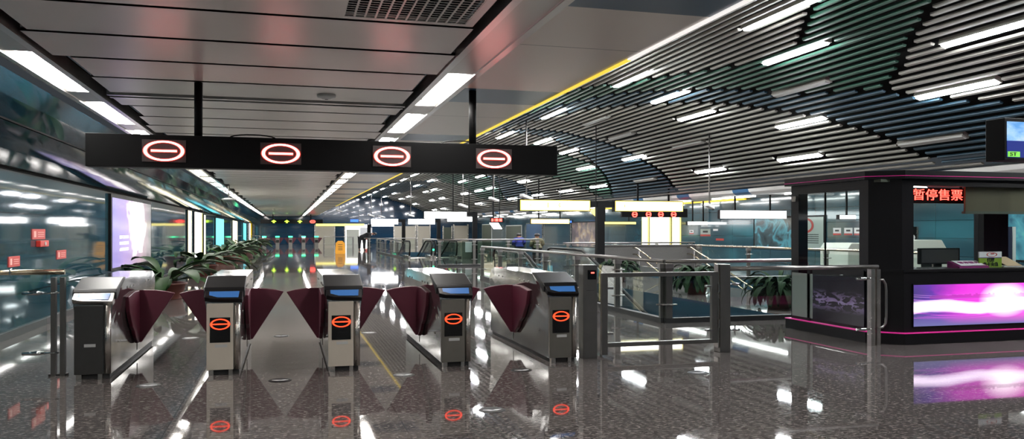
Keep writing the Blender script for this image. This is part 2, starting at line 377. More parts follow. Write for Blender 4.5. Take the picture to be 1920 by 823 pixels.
ORD = ['first', 'second', 'third', 'fourth', 'fifth', 'sixth', 'seventh', 'eighth', 'ninth', 'tenth', 'eleventh', 'twelfth', 'thirteenth', 'fourteenth', 'fifteenth', 'sixteenth', 'seventeenth', 'eighteenth', 'nineteenth', 'twentieth'] + ['twenty-' + s for s in ('first', 'second', 'third', 'fourth', 'fifth', 'sixth', 'seventh', 'eighth', 'ninth')] + ['thirtieth']

# ------------------------------------------------------------------ the setting
YB, YE = -3.0, 95.0; XL, XR = -3.75, 22.0
HOLES = [(6.05, 8.5, 12.35, 22.3), (6.3, 9.2, 45.2, 58.), (11.4, 13.7, 15.0, 25.8)]
mb = MB()
xs = sorted({XL, XR, *[h[i] for h in HOLES for i in (0, 1)]}); ys = sorted({YB, YE, *[h[i] for h in HOLES for i in (2, 3)]})
for a, b in zip(xs, xs[1:]):
    for c, d in zip(ys, ys[1:]):
        if any(h[0] <= a and b <= h[1] and h[2] <= c and d <= h[3] for h in HOLES): continue
        mb.add([(a, c, 0), (b, c, 0), (b, d, 0), (a, d, 0)], [(0, 1, 2, 3)])
struct(mb, 'floor', 'floor')
mb = MB()
for h in HOLES:
    for (a, b, c, d) in ((h[0] - .02, h[0], h[2], h[3]), (h[1], h[1] + .02, h[2], h[3]), (h[0], h[1], h[2] - .02, h[2]), (h[0], h[1], h[3], h[3] + .02)):
        mb.box(a, b, c, d, -3.6, -.002)
struct(mb, 'wall_stairwell', 'wellblue')
struct(MB().box(4, 16, 8, 62, -3.7, -3.6), 'floor_lower_level', 'lower')
# left wall: vertical enamel panels, then a leaning band, then a black groove
struct(MB().box(XL - .1, XL, YB, YE, 0, 2.36), 'wall_left', 'wall_left')
mb = MB(); pts = [(-3.75, 2.385), (-3.46, 2.55), (-3.10, 2.765)]
pts2 = [(-3.09, 2.785), (-2.85, 2.94), (-2.66, 3.10)]
for P in (pts, pts2):
    for (x0, z0), (x1, z1) in zip(P, P[1:]):
        mb.add([(x0, YB, z0), (x0, YE, z0), (x1, YE, z1), (x1, YB, z1)], [(0, 1, 2, 3)], smooth=True)
struct(mb, 'wall_left_slope', 'wall_slope')
mb = MB().box(-3.77, -3.74, YB, YE, 2.355, 2.39).box(-3.12, -3.08, YB, YE, 2.77, 2.83).box(-2.72, -2.2, YB, YE, 3.3, 3.32).box(-3.9, -3.72, YB, YE, 2.39, 3.4)
struct(mb, 'trim_1', 'black')
struct(MB().box(XL - .01, XL + .05, YB, YE, 0, .10), 'baseboard_left', 'gasket')
struct(MB().box(XL, XR, YE, YE + .1, 0, 6.2), 'wall_end', 'wall_end')
struct(MB().box(XR, XR + .1, YB, YE, 0, 3.12), 'wall_right', 'wall_right')
struct(MB().box(XL, XR, YB - .1, YB, 0, 6.2), 'wall_back', 'wall_right')
# flat metal ceiling: cross panels with black joints under a dark void
mb = MB(); y0 = 6.58 - 1.055 * 9
for k in range(96):
    a = y0 + 1.055 * k; b = a + 1.055
    if a > YE - .5: break
    j = [0, .06, -.05, .03, .10, -.04][k % 6]
    if abs(a - 10.8) < .3: a += .34
    if k == 8: continue
    mb.box(-2.04 - j, 1.47 + j * .8, a + .034, b - .034, 3.17, 3.20)
    mb.box(-2.04 - j, 1.47 + j * .8, a + .034, a + .042, 3.17, 3.235)
struct(mb, 'ceiling', 'panel')
# the nearest panel carries the air grille
a = y0 + 1.055 * 8; b = a + 1.055; mb = MB()
mb.box(-2.04, .43, a + .022, b - .022, 3.17, 3.20); mb.box(.43, 1.47, b - .09, b - .022, 3.17, 3.20); mb.box(.43, 1.47, a + .022, a + .09, 3.17, 3.20); mb.box(1.40, 1.47, a + .09, b - .09, 3.17, 3.20)
struct(mb, 'ceiling_grille_panel', 'panel')
gr = thing('air_vent_grille', (.43, a + .09, 3.172), 'square air grille set in the flat ceiling at the top edge', 'vent')
mb = MB(); wv, dv = .97, b - a - .18
for i in range(13): mb.box(i * wv / 12 - .008, i * wv / 12 + .008, 0, dv, 0, .006)
mb.build('grille_bars', 'panel', gr)
mb = MB()
for i in range(15): mb.box(0, wv, i * dv / 14 - .005, i * dv / 14 + .005, .001, .005)
mb.build('grille_slats', 'panel', gr)
struct(MB().box(-2.2, 1.6, YB, YE, 3.46, 3.48), 'ceiling_void', 'black')
mb = MB()
for yy in (10.86, 11.06): mb.box(-2.1, 1.52, yy, yy + .07, 3.15, 3.21)
struct(mb, 'trim_2', 'trough')
# long light troughs either side
def trough(x0, x1, name):
    mb = MB(); mb.box(x0, x0 + .07, YB, YE, 3.15, 3.30); mb.box(x1 - .07, x1, YB, YE, 3.15, 3.30); mb.box(x0 + .07, x1 - .07, YB, YE, 3.245, 3.26)
    mb.add([(x0 + .07, YB, 3.16), (x0 + .07, YE, 3.16), (x0 + .13, YE, 3.244), (x0 + .13, YB, 3.244)], [(0, 1, 2, 3)])
    mb.add([(x1 - .07, YB, 3.16), (x1 - .07, YE, 3.16), (x1 - .13, YE, 3.244), (x1 - .13, YB, 3.244)], [(0, 1, 2, 3)])
    struct(mb, name, 'trough')
trough(-2.60, -2.19, 'trim_3'); trough(1.56, 1.99, 'trim_4')
struct(MB().box(1.97, 3.30, YB, YE, 3.22, 3.26).box(3.26, 3.30, YB, YE, 3.26, 4.3), 'ceiling_soffit', 'soffit')
struct(MB().box(3.285, 3.33, 7.6, 58, 3.205, 3.235), 'trim_5', 'yellow_strip')  # soffit edge trim, its yellow light wash put in as emission
struct(MB().box(3.285, 3.33, 4.0, 7.58, 3.205, 3.235), 'trim_6', 'white_strip')  # near length of the trim, pale light wash put in as emission
def covers(x0, x1, name):
    mb = MB(); mb.box(x0 + .07, x1 - .07, 4.7, 8.52, 3.165, 3.19); k = 0
    while 8.62 + 3.1 * k < 92: y = 8.62 + 3.1 * k; mb.box(x0 + .07, x1 - .07, y + 2.2, y + 3.0, 3.165, 3.24); k += 1
    struct(mb, name, 'trough2')
covers(-2.60, -2.19, 'trim_9'); covers(1.56, 1.99, 'trim_10')
def tube_lamp(x, y, z, L, name, label, group, w_=.11, mat='tube', ends=True):
    t = thing(name, (x, y, z), label, 'lamp', group)
    mb = MB(); prof = [(-w_ / 2, .0), (w_ / 2, .0), (w_ * .42, -.05), (-w_ * .42, -.05)]
    mb.prism(prof, 0, L, 'y'); mb.build('diffuser', mat, t)
    MB().box(-w_ * .6, w_ * .6, -.03, L + .03, .001, .03).build('housing', 'white', t)
    return t
for side, x in (('left', -2.40), ('right', 1.80)):
    base = None
    for k in range(28):
        y = 8.62 + 3.1 * k
        if y > 92: break
        lab = f'lit white tube in the {side} ceiling trough, {ORD[k]} nearest along it'
        if base is None: base = tube_lamp(x, y, 3.238, 2.1, 'trough_lamp', lab, f'tubes in the {side} ceiling trough', .13)
        else: dup(base, (x, y, 3.238), label=lab)
    for y in (2.4, -.7): dup(base, (x, y, 3.238), label=f'lit white tube in the {side} ceiling trough, ' + ('overhead of the viewpoint' if y > 0 else 'just behind the viewpoint'))

# ------------------------------------------------------------------ the vault of slats
PR = [(3.6, 2.3), (5, 3.0), (7, 3.58), (8.5, 3.75), (10, 3.73), (11.5, 3.56), (13, 3.2), (14.5, 2.65), (16, 1.98), (17, 1.56)]
def zv(x):
    n = len(PR)
    for i in range(n - 1):
        if x <= PR[i + 1][0] or i == n - 2:
            x0, z0 = PR[max(i - 1, 0)]; x1, z1 = PR[i]; x2, z2 = PR[i + 1]; x3, z3 = PR[min(i + 2, n - 1)]
            m1 = (z2 - z0) / (x2 - x0); m2 = (z3 - z1) / (x3 - x1); h = x2 - x1; t = (x - x1) / h
            return CH + (2 * t**3 - 3 * t * t + 1) * z1 + (t**3 - 2 * t * t + t) * h * m1 + (-2 * t**3 + 3 * t * t) * z2 + (t**3 - t * t) * h * m2
VX = 960 - F * math.tan(TH)
def vault(px, py):
    r = (HY - py) / (px - VX); lo, hi = 5.0, 17.6
    for _ in range(40):
        m = (lo + hi) / 2
        if CT * (zv(m) - CH) / m > r: lo = m
        else: hi = m
    X = (lo + hi) / 2; d = F * X / (CT * (px - VX)); return X, (d - X * ST) / CT
# colour fields of the slats, measured outlines turned into (x, y) outlines on the vault
B1T = [(850, 262), (890, 250), (960, 225), (1040, 200), (1150, 177), (1250, 171), (1350, 168), (1500, 176), (1656, 169)]
BLUE1 = B1T + [(1700, 177), (1762, 184), (1810, 187), (1859, 191), (1920, 190), (2300, 176), (2300, 250), (1758, 300), (1735, 292), (1724, 287), (1679, 264), (1623, 245), (1607, 240), (1568, 230), (1532, 219), (1493, 212), (1430, 203), (1376, 195), (1308, 191), (1250, 195), (1172, 200), (1099, 205), (1026, 222), (963, 237), (887, 258), (850, 275)]
BLUE1B = [(1758, 302), (2300, 250), (2300, 300), (1765, 308)]
GREEN1 = [(800, 275), (850, 248), (1000, 192), (1040, 180), (1100, 165), (1180, 155), (1250, 143), (1350, 130), (1430, 115), (1470, 100), (1500, 85), (1515, 45), (1530, 5), (1545, -60), (1775, -60), (1755, 0), (1744, 11), (1732, 46), (1717, 66), (1700, 97), (1697, 115), (1681, 141), (1656, 169)] + B1T[::-1][1:]
BLUE2 = [(930, 250), (953, 244), (1014, 244), (1055, 248), (1094, 258), (1135, 268), (1167, 280), (1203, 300), (1240, 320), (1265, 351), (1275, 361), (1150, 372), (1146, 351), (1134, 327), (1115, 307), (1101, 294), (1083, 284), (1054, 270), (1030, 258), (960, 250)]
GREEN2 = [(1000, 272), (1048, 288), (1083, 299), (1113, 308), (1134, 327), (1146, 351), (1150, 372), (1131, 372), (1119, 366), (1083, 347), (1046, 335), (1000, 327), (940, 320), (880, 322), (830, 332), (822, 329), (860, 310), (920, 290), (980, 275)]
GREEN3 = [(816, 332), (860, 325), (905, 328), (935, 345), (945, 376), (900, 374), (870, 350), (830, 342)]
BLUE3 = [(905, 328), (928, 331), (961, 339), (985, 351), (997, 361), (1003, 370), (950, 376), (940, 360), (925, 345)]
BLUE4 = [(600, 398), (640, 368), (691, 353), (728, 344), (786, 340), (816, 339), (800, 352), (760, 360), (722, 367), (745, 385), (769, 402), (700, 408)]
FIELDS = [(1, [vault(*p) for p in P]) for P in (GREEN1, GREEN2, GREEN3)] + [(2, [vault(*p) for p in P]) for P in (BLUE1, BLUE1B, BLUE2, BLUE3, BLUE4)]
def inside(P, x, y):
    c = False; j = len(P) - 1
    for i in range(len(P)):
        if (P[i][1] > y) != (P[j][1] > y) and x < (P[j][0] - P[i][0]) * (y - P[i][1]) / (P[j][1] - P[i][1]) + P[i][0]: c = not c
        j = i
    return c
def colour(x, y):
    for c, P in FIELDS:
        if inside(P, x, y): return c
    return 0
ROWS = {8.2: [6.2, 12.39, 18.62, 24.8, 30.77, 36.7, 42.6, 48.5, 54.38, 59.5, 65.95, 73.03, 79.26, 85.2, 91],
        10.25: [3.5, 9.0, 14.97, 20.74, 32.35, 37.9, 43.4, 59.72, 66.78, 81.11, 89],
        11.9: [6.0, 11.62, 22.34, 33.86, 39.3, 50.88, 56.44, 67.93, 71.98, 82.62, 88.25],
        13.65: [8.6, 14.23, 19.65, 30.87, 36.48, 47.02, 55.2, 58.8, 63.82, 73.58, 78.97, 89.9],
        15.35: [5.6, 11.2, 22.16, 27.71, 39.14, 44.15, 49.58, 55.61, 66.04, 82.01, 87.07],
        6.7: [16.5, 23.0, 29.4, 36., 42.4]}
OFF = [(12.05, 17.35), (15.45, 16.88), (13.57, 26.04), (10.11, 26.01), (11.91, 28.05), (15.39, 33.6)]
LAMPS = [(X, y) for X, Y in ROWS.items() for y in Y] + OFF
mb = MB(); x = 3.9
while x < 17.0:
    m = (zv(x + .02) - zv(x - .02)) / .04; a = math.atan(m)
    runs = []; y = 3.0; cur = colour(x, y); st = y
    while y < YE:
        y += .12; c = colour(x, y)
        if c != cur: runs.append((st, y, cur)); st = y; cur = c
    runs.append((st, YE, cur))
    T = Matrix.Translation((x, 0, zv(x))) @ Matrix.Rotation(-a, 4, 'Y')
    cut = sorted((ly - 1.12, ly + 1.12) for lx, ly in LAMPS if abs(lx - x) < .15)
    rr = []
    for (s0, s1, c) in runs:
        for (c0, c1) in cut:
            if c0 < s1 and c1 > s0:
                if c0 - s0 > .3: rr.append((s0, c0 + .08, c))
                s0 = c1 - .08
        rr.append((s0, s1, c))
    for (s0, s1, c) in rr:
        g = .15
        if s1 - s0 < .35: continue
        # bar with softened lower edges
        w_, h_ = .047, .05
        prof = [(-w_, h_), (-w_, .02), (-w_ + .012, 0), (w_ - .012, 0), (w_, .02), (w_, h_)]
        mb.prism([(p[0], p[1]) for p in prof], s0 + g, s1 - g, 'y', c, T)
    x += .28 * math.cos(a)
struct(mb, 'ceiling_vault', ['slat_grey', 'slat_green', 'slat_blue'])
mb = MB(); xx = [3.3 + i * .5 for i in range(29)]
for a, b in zip(xx, xx[1:]):
    a_, b_ = min(a, 17.2), min(b, 17.2)
    if a_ < b_: mb.add([(a_, YB, zv(a_) + .55), (a_, YE, zv(a_) + .55), (b_, YE, zv(b_) + .55), (b_, YB, zv(b_) + .55)], [(0, 1, 2, 3)], smooth=True)
struct(mb, 'ceiling_vault_void', 'black')
# lamps of the vault: lit ones and unlit ones, in rows that run down the hall
ROWNAME = {6.7: 'first', 8.2: 'second', 10.25: 'third', 11.9: 'fourth', 13.65: 'fifth', 15.35: 'sixth'}
def vault_lamp(x, yc, mat, label, group):
    a = math.atan((zv(x + .02) - zv(x - .02)) / .04)
    t = thing('vault_lamp', (x, yc, zv(x)), label, 'lamp', group); t.rotation_euler = (0, -a, 0)
    L = 1.05
    mb = MB(); mb.prism([(-.085, .0), (-.06, -.035), (.06, -.035), (.085, 0)], -L, L, 'y'); mb.build('diffuser', mat, t)
    MB().box(-.1, .1, -L - .04, L + .04, .001, .10).build('housing', 'slat_grey', t)
    return t
for X, Ys in ROWS.items():
    vis = [y for y in Ys if y > 9.5 or X in (99,)]; base = None
    for y in Ys:
        if y in vis: lab = f'lit tube lamp in slatted vault, {ROWNAME[X]} row from the flat ceiling, {ORD[vis.index(y)]} nearest'
        else: lab = f'lit tube lamp in slatted vault, {ROWNAME[X]} row from the flat ceiling, high above the viewpoint'
        if base is None: base = vault_lamp(X, y, 'vlamp', lab, 'lit lamps in the slatted vault')
        else: dup(base, (X, y, zv(X)), label=lab).rotation_euler = base.rotation_euler
offn = ['unlit grey lamp in dark green slats of the vault', 'unlit grey lamp in the blue slats, near the hanging television', 'unlit grey lamp above the row of white slats beyond the nearest ones', 'unlit lamp in the grey slats above the overhead sign, nearer one', 'unlit lamp in the grey slats just above the blue arc', 'unlit lamp low in the blue arc of slats']
for i, (x, y) in enumerate(OFF): vault_lamp(x, y, 'vlamp_off', offn[i], 'unlit lamps in the slatted vault')
# cornice and right-hand soffit
mb = MB(); prof = [(16.85, 3.10), (16.9, 2.98), (17.02, 2.90), (17.2, 2.88), (17.4, 2.95), (17.45, 3.12), (17.3, 3.2)]
mb.prism(prof, YB, YE, 'y'); struct(mb, 'trim_7', 'cornice')
struct(MB().box(17.3, XR, YB, YE, 3.12, 3.16), 'ceiling_right', 'cornice_plain' if False else 'white')
struct(MB().box(XR - .16, XR - .06, 36, 62, 3.04, 3.12), 'trim_8', 'yellow_strip')  # yellow glow along the wall top, added as an emitting trim
for row, x in (('inner', 18.1), ('outer', 20.6)):
    base = None
    for k in range(13):
        y = 14.5 + 6.2 * k
        lab = f'long white tube on the right side ceiling, {row} row, {ORD[k]} nearest'
        if base is None: base = tube_lamp(x, y, 3.11, 3.8, 'ceiling_tube_lamp', lab, 'tubes on the right side ceiling', .12, 'soffit_lamp')
        else: dup(base, (x, y, 3.11), label=lab)

# ------------------------------------------------------------------ turnstiles
def halfw(z): 
    t = max(0, min(1, (z - .55) / .42)); return .165 + .035 * t * t * (3 - 2 * t)
def turnstile(loc, label, face='steel_face', side='steel_shiny', ring=True, flaps=(-1, 1), hood='hood'):
    t = thing('turnstile', loc, label, 'turnstile', 'row of flap turnstiles'); 
    # cabinet: lofted along its length
    secs = [(.03, .78), (.12, .80), (.30, .90), (.58, .985), (1.5, .985), (2.45, .985), (2.66, .93), (2.80, .80)]
    mb = MB(); NZ = 8; v = []; 
    for (y, zt) in secs:
        for sgn in (-1, 1):
            for k in range(NZ + 1):
                z = .05 + (zt - .05) * k / NZ; v.append((sgn * halfw(z), y, z))
    n = 2 * (NZ + 1); f = []
    for i in range(len(secs) - 1):
        for sg in (0, 1):
            o = i * n + sg * (NZ + 1)
            for k in range(NZ): f.append((o + k, o + k + 1, o + n + k + 1, o + n + k))
        f.append((i * n + NZ, i * n + 2 * NZ + 1, (i + 1) * n + 2 * NZ + 1, (i + 1) * n + NZ))
    for e in (0, len(secs) - 1):
        for k in range(NZ): f.append((e * n + k, e * n + k + 1, e * n + NZ + 2 + k, e * n + NZ + 1 + k))
    mb.add(v, f); mb.build('cabinet', side, t)
    mb = MB(); mb.box(-.15, .15, .06, 2.76, 0, .052); mb.build('plinth', 'gasket', t)
    # front face plate and rounded corner column
    MB().box(-.168, .095, 0, .05, .055, .745).build('front_panel', face, t, bevel=.004)
    mb = MB(); mb.lathe([(.001, .055), (.034, .055), (.034, .745), (.001, .745)], 16, mat=Matrix.Translation((.133, .035, 0))); mb.build('corner_column', 'steel', t)
    # black hood, slanted blue reader, rim
    mb = MB(); prof = [(.60, .990), (.60, 1.005), (.50, 1.005), (.13, .905), (.10, .872), (.10, .80), (.16, .80), (.32, .895), (.56, .985)]
    mb.prism(prof, -.205, .205, 'x'); mb.build('hood', hood, t, bevel=.008)
    mb = MB(); mb.add([(-.19, .095, .868), (.19, .095, .868), (.185, -.005, .785), (-.12, -.005, .797), (-.19, .01, .815), (-.19, .11, .80), (.19, .11, .76), (.185, .03, .745), (-.12, .03, .755), (-.19, .03, .77)],
        [(0, 1, 2, 3, 4), (5, 9, 8, 7, 6), (0, 5, 6, 1), (1, 6, 7, 2), (2, 7, 8, 3), (3, 8, 9, 4), (4, 9, 5, 0)]); mb.build('reader_rim', 'hood' if ring else 'steel', t, bevel=.004)
    mb = MB(); mb.add([(-.145, .082, .862), (.155, .082, .862), (.145, .012, .803), (-.06, .012, .806), (-.145, .04, .828)], [(0, 1, 2, 3, 4)]); mb.v = [p + Vector((0, -.004, .004)) for p in mb.v]
    mb.build('reader_screen', 'screen', t)
    if ring:
        d = MB().box(-.135, .066, -.004, .004, .34, .60).build('display', 'display', t)
        mb = MB(); mb.ring(-.034, .53, .098, .080, .58, -.012, -.004); mb.box(-.112, .044, -.012, -.004, .525, .537); mb.build('no_entry_ring', 'ring', d)
        pl = (-.085, .035, .29)
    else: pl = (-.075, .03, .33)
    p = MB().box(pl[0], pl[1], -.004, .002, pl[2], pl[2] + .030).build('label_plate', 'plate', t)
    MB().box(-.15, -.10, .0, .06, 0, .055).build('foot', 'steel', t); MB().box(.05, .09, .0, .06, 0, .055).build('foot', 'steel', t)
    # flaps: a sector paddle across the lane and its flared guide on the cabinet side
    for s in flaps:
        y = 1.42
        arc = [(.20, .80), (.30, .803), (.40, .796), (.50, .782), (.60, .758)]
        poly = [(s * x, z) for x, z in arc] + [(s * .235, .185), (s * .205, .185)]
        if s < 0: poly = poly[::-1]
        MB().prism(poly, y, y + .045, 'y').build('flap', 'maroon', t, bevel=.008)
        g = [(1.44, .80), (1.1, .81), (.72, .775), (.80, .60), (.98, .42), (1.10, .36), (1.20, .27), (1.36, .185), (1.44, .185)]
        a0, a1 = sorted((s * .17, s * .215)); MB().prism(g, a0, a1, 'x').build('flap_guide', 'maroon', t, bevel=.01)
    # seams, bolts and reader plate on the side
    mb = MB()
    for s in (-1, 1):
        mb.box(s * .176 - .002, s * .176 + .002, .60, 2.5, .800, .806)
        mb.box(s * .167 - .003, s * .167 + .003, 1.55, 1.556, .08, .60)
        for (yy, zz) in ((.42, .62), (.42, .33), (.75, .88), (.95, .88), (1.15, .88), (2.0, .88), (2.2, .88)):
            mb.lathe([(.001, -halfw(zz) - .008), (.014, -halfw(zz) - .004), (.014, -halfw(zz) + .01)], 8, mat=Matrix.Translation((0, yy, zz)) @ Matrix.Rotation(R(90 * s), 4, 'Y'))
    mb.build('side_bolts', 'steel_dark', t)
    return t
turnstile((-1.885, 9.08, 0), 'leftmost near turnstile, dark front without a lit ring, beside the glass railing', 'steel_face_dark', ring=False, flaps=(1,))
turnstile((-.63, 9.02, 0), 'second near turnstile from the left, beige steel front with red no-entry ring', 'steel_face')
turnstile((.60, 8.92, 0), 'middle near turnstile, brightest beige front panel with red no-entry ring', 'steel_face')
turnstile((1.81, 8.88, 0), 'fourth near turnstile from the left, grey front with white plate at its foot', 'steel_face_mid')
turnstile((3.05, 8.85, 0), 'rightmost near turnstile, grey front, next to the red-lit card post', 'steel_face_mid', flaps=(-1,))
# low plate on the fourth one
far = thing('far_turnstile', (-2.1, 84, 0), 'first of the distant turnstiles at the hall end, beside its dark end post', 'turnstile', 'distant turnstiles at the hall end')
mb = MB(); mb.prism([(0, 0), (0, .78), (.5, 1.0), (2.4, 1.0), (2.6, .8), (2.6, 0)], -.17, .17, 'x'); mb.build('cabinet', 'steel_dark', far)
MB().box(-.14, .14, -.02, 0, .35, .62).build('display', 'display', far)
MB().box(-.2, .2, -.03, .06, .86, 1.0).build('indicator', 'ring_green', far)
for s in (-1, 1):
    poly = [(s * .17, .85), (s * .62, .80), (s * .25, .25), (s * .17, .25)]
    MB().prism(poly, 1.2, 1.26, 'y').build('flap', 'maroon', far)
dl = ['second of the distant turnstiles, the one with a red light', 'third of the distant turnstiles at the hall end, in the middle', 'fourth of the distant turnstiles at the hall end', 'last of the distant turnstiles, nearest the steel fence']
for i in range(4): dup(far, (-.85 + 1.25 * i, 84, 0), label=dl[i])
# ------------------------------------------------------------------ card post, swing gate, railings at y = 9
t = thing('card_post', (3.45, 9.05, 0), 'narrow steel post with red card reader light, right of the last turnstile', 'post')
MB().box(-.09, .09, 0, .16, 0, 1.10).build('post_body', 'steel_dark', t, bevel=.006)
MB().box(-.035, .07, -.008, 0, .93, 1.04).build('reader_window', 'display', t)
MB().box(.005, .045, -.012, -.008, 1.0, 1.015).build('red_light', 'led_red', t)
MB().box(-.05, .05, -.003, 0, .80, .803).build('plate_seam', 'gasket', t)
t = thing('swing_gate', (3.60, 9.06, 0), 'glass swing gate in a square steel frame beside the turnstiles', 'gate')
mb = MB(); mb.box(0, .075, 0, .06, .03, 1.0).box(1.45, 1.53, 0, .06, .12, 1.0).box(.075, 1.45, 0, .06, .95, 1.0).box(.075, 1.45, 0, .06, .12, .17)
mb.build('frame', 'steel_dark', t, bevel=.004)
MB().box(.075, 1.45, .025, .035, .17, .95).build('glass_pane', 'glass', t)
for (x, z) in ((.075, .82), (.075, .28), (1.38, .82), (1.38, .28)): MB().box(x, x + .07, -.004, .064, z - .012, z + .012).build('glass_clamp', 'pipe', t)
for z in (.80, .36): MB().box(1.53, 1.545, -.012, .03, z - .05, z + .05).build('hinge', 'steel', t)
t = thing('gate_post', (5.16, 9.04, 0), 'thick square steel post that carries the swing gate', 'post')
MB().box(-.01, .13, 0, .16, 0, 1.09).build('post_body', 'steel_dark', t, bevel=.005); MB().box(-.03, -.01, .02, .12, .06, 1.09).build('hinge_strip', 'steel', t)
def clamp(t, x, y, z, dx=.14, dy=0.):
    mb = MB(); mb.tube([(x, y, z), (x + dx * .45, y + dy * .45, z)], .011, 8); mb.tube([(x + dx * .4, y + dy * .4, z), (x + dx * .6, y + dy * .6, z + .001), (x + dx, y + dy, z)], [.012, .024, .016], 10); mb.build('glass_clamp', 'chrome', t)
t = thing('glass_railing', (5.29, 9.10, 0), 'glass railing with steel top tube between gate post and kiosk', 'railing')
MB().tube([(0, 0, 1.03), (2.20, 0, 1.03)], .028, 14).build('top_rail', 'pipe', t)
MB().box(.02, 2.05, -.006, .006, .25, .93).build('glass_pane', 'glass', t)
for x in (2.06, 2.15):
    MB().box(x, x + .055, -.05, .03, 0, 1.0).build('post', 'steel', t)
clamp(t, 2.14, -.04, .88, -.30); clamp(t, 2.14, -.04, .22, -.30); clamp(t, .0, 0, .84, .16); clamp(t, .0, 0, .27, .16)
mb = MB(); mb.tube([(2.18, -.04, .86), (2.25, -.04, .86), (2.29, -.04, .80), (2.30, -.04, .72), (2.30, -.04, .38), (2.29, -.04, .29), (2.24, -.04, .24), (2.16, -.04, .235)], .016, 10); mb.build('pull_handle', 'pipe', t)
t = thing('glass_railing', (-2.27, 9.45, 0), 'glass railing with warm steel top tube against the left wall', 'railing')
MB().tube([(-1.46, 0, 1.075), (.05, 0, 1.075)], .028, 14).build('top_rail', 'pipe_gold', t)
MB().box(-1.40, -.12, -.006, .006, .14, .98).build('glass_pane', 'glass_g', t)
for x in (-.075, .01): MB().box(x, x + .045, -.04, .03, 0, 1.02).build('post', 'steel_dark', t)
MB().box(-.10, .08, -.03, .03, 0, .02).build('post_foot', 'gasket', t)
clamp(t, .0, -.03, .86, -.34); clamp(t, .0, -.03, .24, -.34); MB().tube([(-.46, 0, 1.08), (-.44, 0, 1.08)], .036, 12).build('rail_collar', 'chrome', t)
# ------------------------------------------------------------------ railings round the wells
def railing(pts, label, posts, h=1.0, name='glass_railing', mat='pipe', pm_='steel_dark', glass='glass_g', curb=True):
    ox, oy = pts[0]; t = thing(name, (ox, oy, 0), label, 'railing')
    L = [(x - ox, y - oy) for x, y in pts]
    MB().tube([(x, y, h) for x, y in L], .032, 12).build('top_rail', mat, t)
    mb = MB(); cb = MB()
    for (x0, y0_), (x1, y1_) in zip(L, L[1:]):
        dx, dy = x1 - x0, y1_ - y0_; ln = math.hypot(dx, dy); nx, ny = -dy / ln * .007, dx / ln * .007
        mb.prism([(x0 + nx, y0_ + ny), (x1 + nx, y1_ + ny), (x1 - nx, y1_ - ny), (x0 - nx, y0_ - ny)], .12, h - .11)
        cx_, cy_ = nx * 8, ny * 8
        cb.prism([(x0 + cx_, y0_ + cy_), (x1 + cx_, y1_ + cy_), (x1 - cx_, y1_ - cy_), (x0 - cx_, y0_ - cy_)], 0, .08)
    mb.build('glass_pane', glass, t)
    if curb: cb.build('curb', 'gasket', t)
    for (x, y) in posts:
        x -= ox; y -= oy
        p = MB().box(x - .055, x + .055, y - .03, y + .03, 0, h - .05).build('post', pm_, t)
        MB().box(x - .07, x + .07, y - .045, y + .045, h - .11, h - .035).build('cap', 'pipe', p)
        for z in (.30, h - .22): MB().tube([(x - .13, y - .04, z), (x + .13, y - .04, z)], .014, 8).tube([(x, y - .16, z), (x, y + .12, z)], .014, 8).build('glass_clamp', 'pipe', p)
    return t
railing([(5.95, 12.25), (5.95, 25.2)], 'long glass railing on the left side of the escalator well, behind the last turnstile', [(5.95, y) for y in (12.3, 14.2, 16.4, 18.6, 20.75, 22.9, 25.1)])
railing([(5.95, 12.22), (8.6, 12.22)], 'short glass railing across the near end of the escalator well', [(6.02, 12.22), (8.55, 12.22)])
railing([(13.85, 14.4), (13.85, 26.0)], 'glass railing on the far right of the stairwell', [(13.85, y) for y in (15.0, 18.8, 22.6, 25.9)], mat='pipe_gold')
railing([(6.15, 45.0), (6.15, 58.)], 'glass railing left of the distant escalator, with chrome fittings', [(6.15, y) for y in (47, 50, 53, 56, 58)], h=.95)
railing([(9.4, 45.0), (9.4, 58.)], 'glass railing right of the distant escalator, by a thin black pillar', [(9.4, y) for y in (47, 51, 55, 58)], h=.95)
railing([(6.1, 34.), (10.6, 34.)], 'glass railing crossing the hall in front of the two standing people', [(x, 34.) for x in (6.2, 7.7, 9.2, 10.5)], h=1.13, glass='glass_d')
railing([(11., 32.), (17., 32.)], 'glass railing crossing the hall by the brown poster', [(x, 32.) for x in (11.2, 13.3, 15.2, 16.8)], h=1.0)
railing([(3.4, 79), (6.2, 79)], 'distant steel barrier right of the far turnstiles', [(3.4, 79), (6.1, 79)], h=.95, glass='glass', curb=False)
railing([(-3.6, 88), (-2.6, 88)], 'distant glass barrier left of the far turnstiles', [(-2.6, 88)], h=1.0, curb=False)
railing([(5.6, 62), (9.6, 62)], 'distant glass railing behind the leaning person', [(6, 62), (8, 62), (9.5, 62)], h=.95, curb=False)
MB_ = None
# granite end walls of the stairwell and sloping handrails
t = MB().box(10.3, 14.2, 26.2, 26.6, 0, .98).box(10.25, 14.25, 26.15, 26.65, .98, 1.02).build('granite_parapet', 'granite2'); tag(t, 'grey granite parapet wall at the head of the stairs, reflecting a lit panel', 'parapet')
def stair():
    t = thing('staircase', (11.4, 25.8, 0), 'stone staircase going down to the lower level between glass railings', 'stairs')
    mb = MB()
    n = 18
    for i in range(n): mb.box(0, 2.3, -(i + 1) * .56, -i * .56, -.165 * (i + 1) - .25, -.165 * (i + 1))
    mb.build('steps', 'lower', t)
    for x, m_ in ((.12, 'pipe_gold'), (2.18, 'pipe_gold')):  # gold tone of the handrails stands in for yellow light reflected in steel
        for h in (.92, .70):
            MB().tube([(x, .30, h), (x, .0, h), (x, -8.5, h - 2.5)], .026, 10).build('handrail', m_, t)
        for k in range(5): MB().tube([(x, -1.6 * k - .2, -.055 - .47 * k - .1), (x, -1.6 * k - .2, .88 - .47 * k)], .018, 8).build('baluster', 'pipe', t)
    return t
stair()
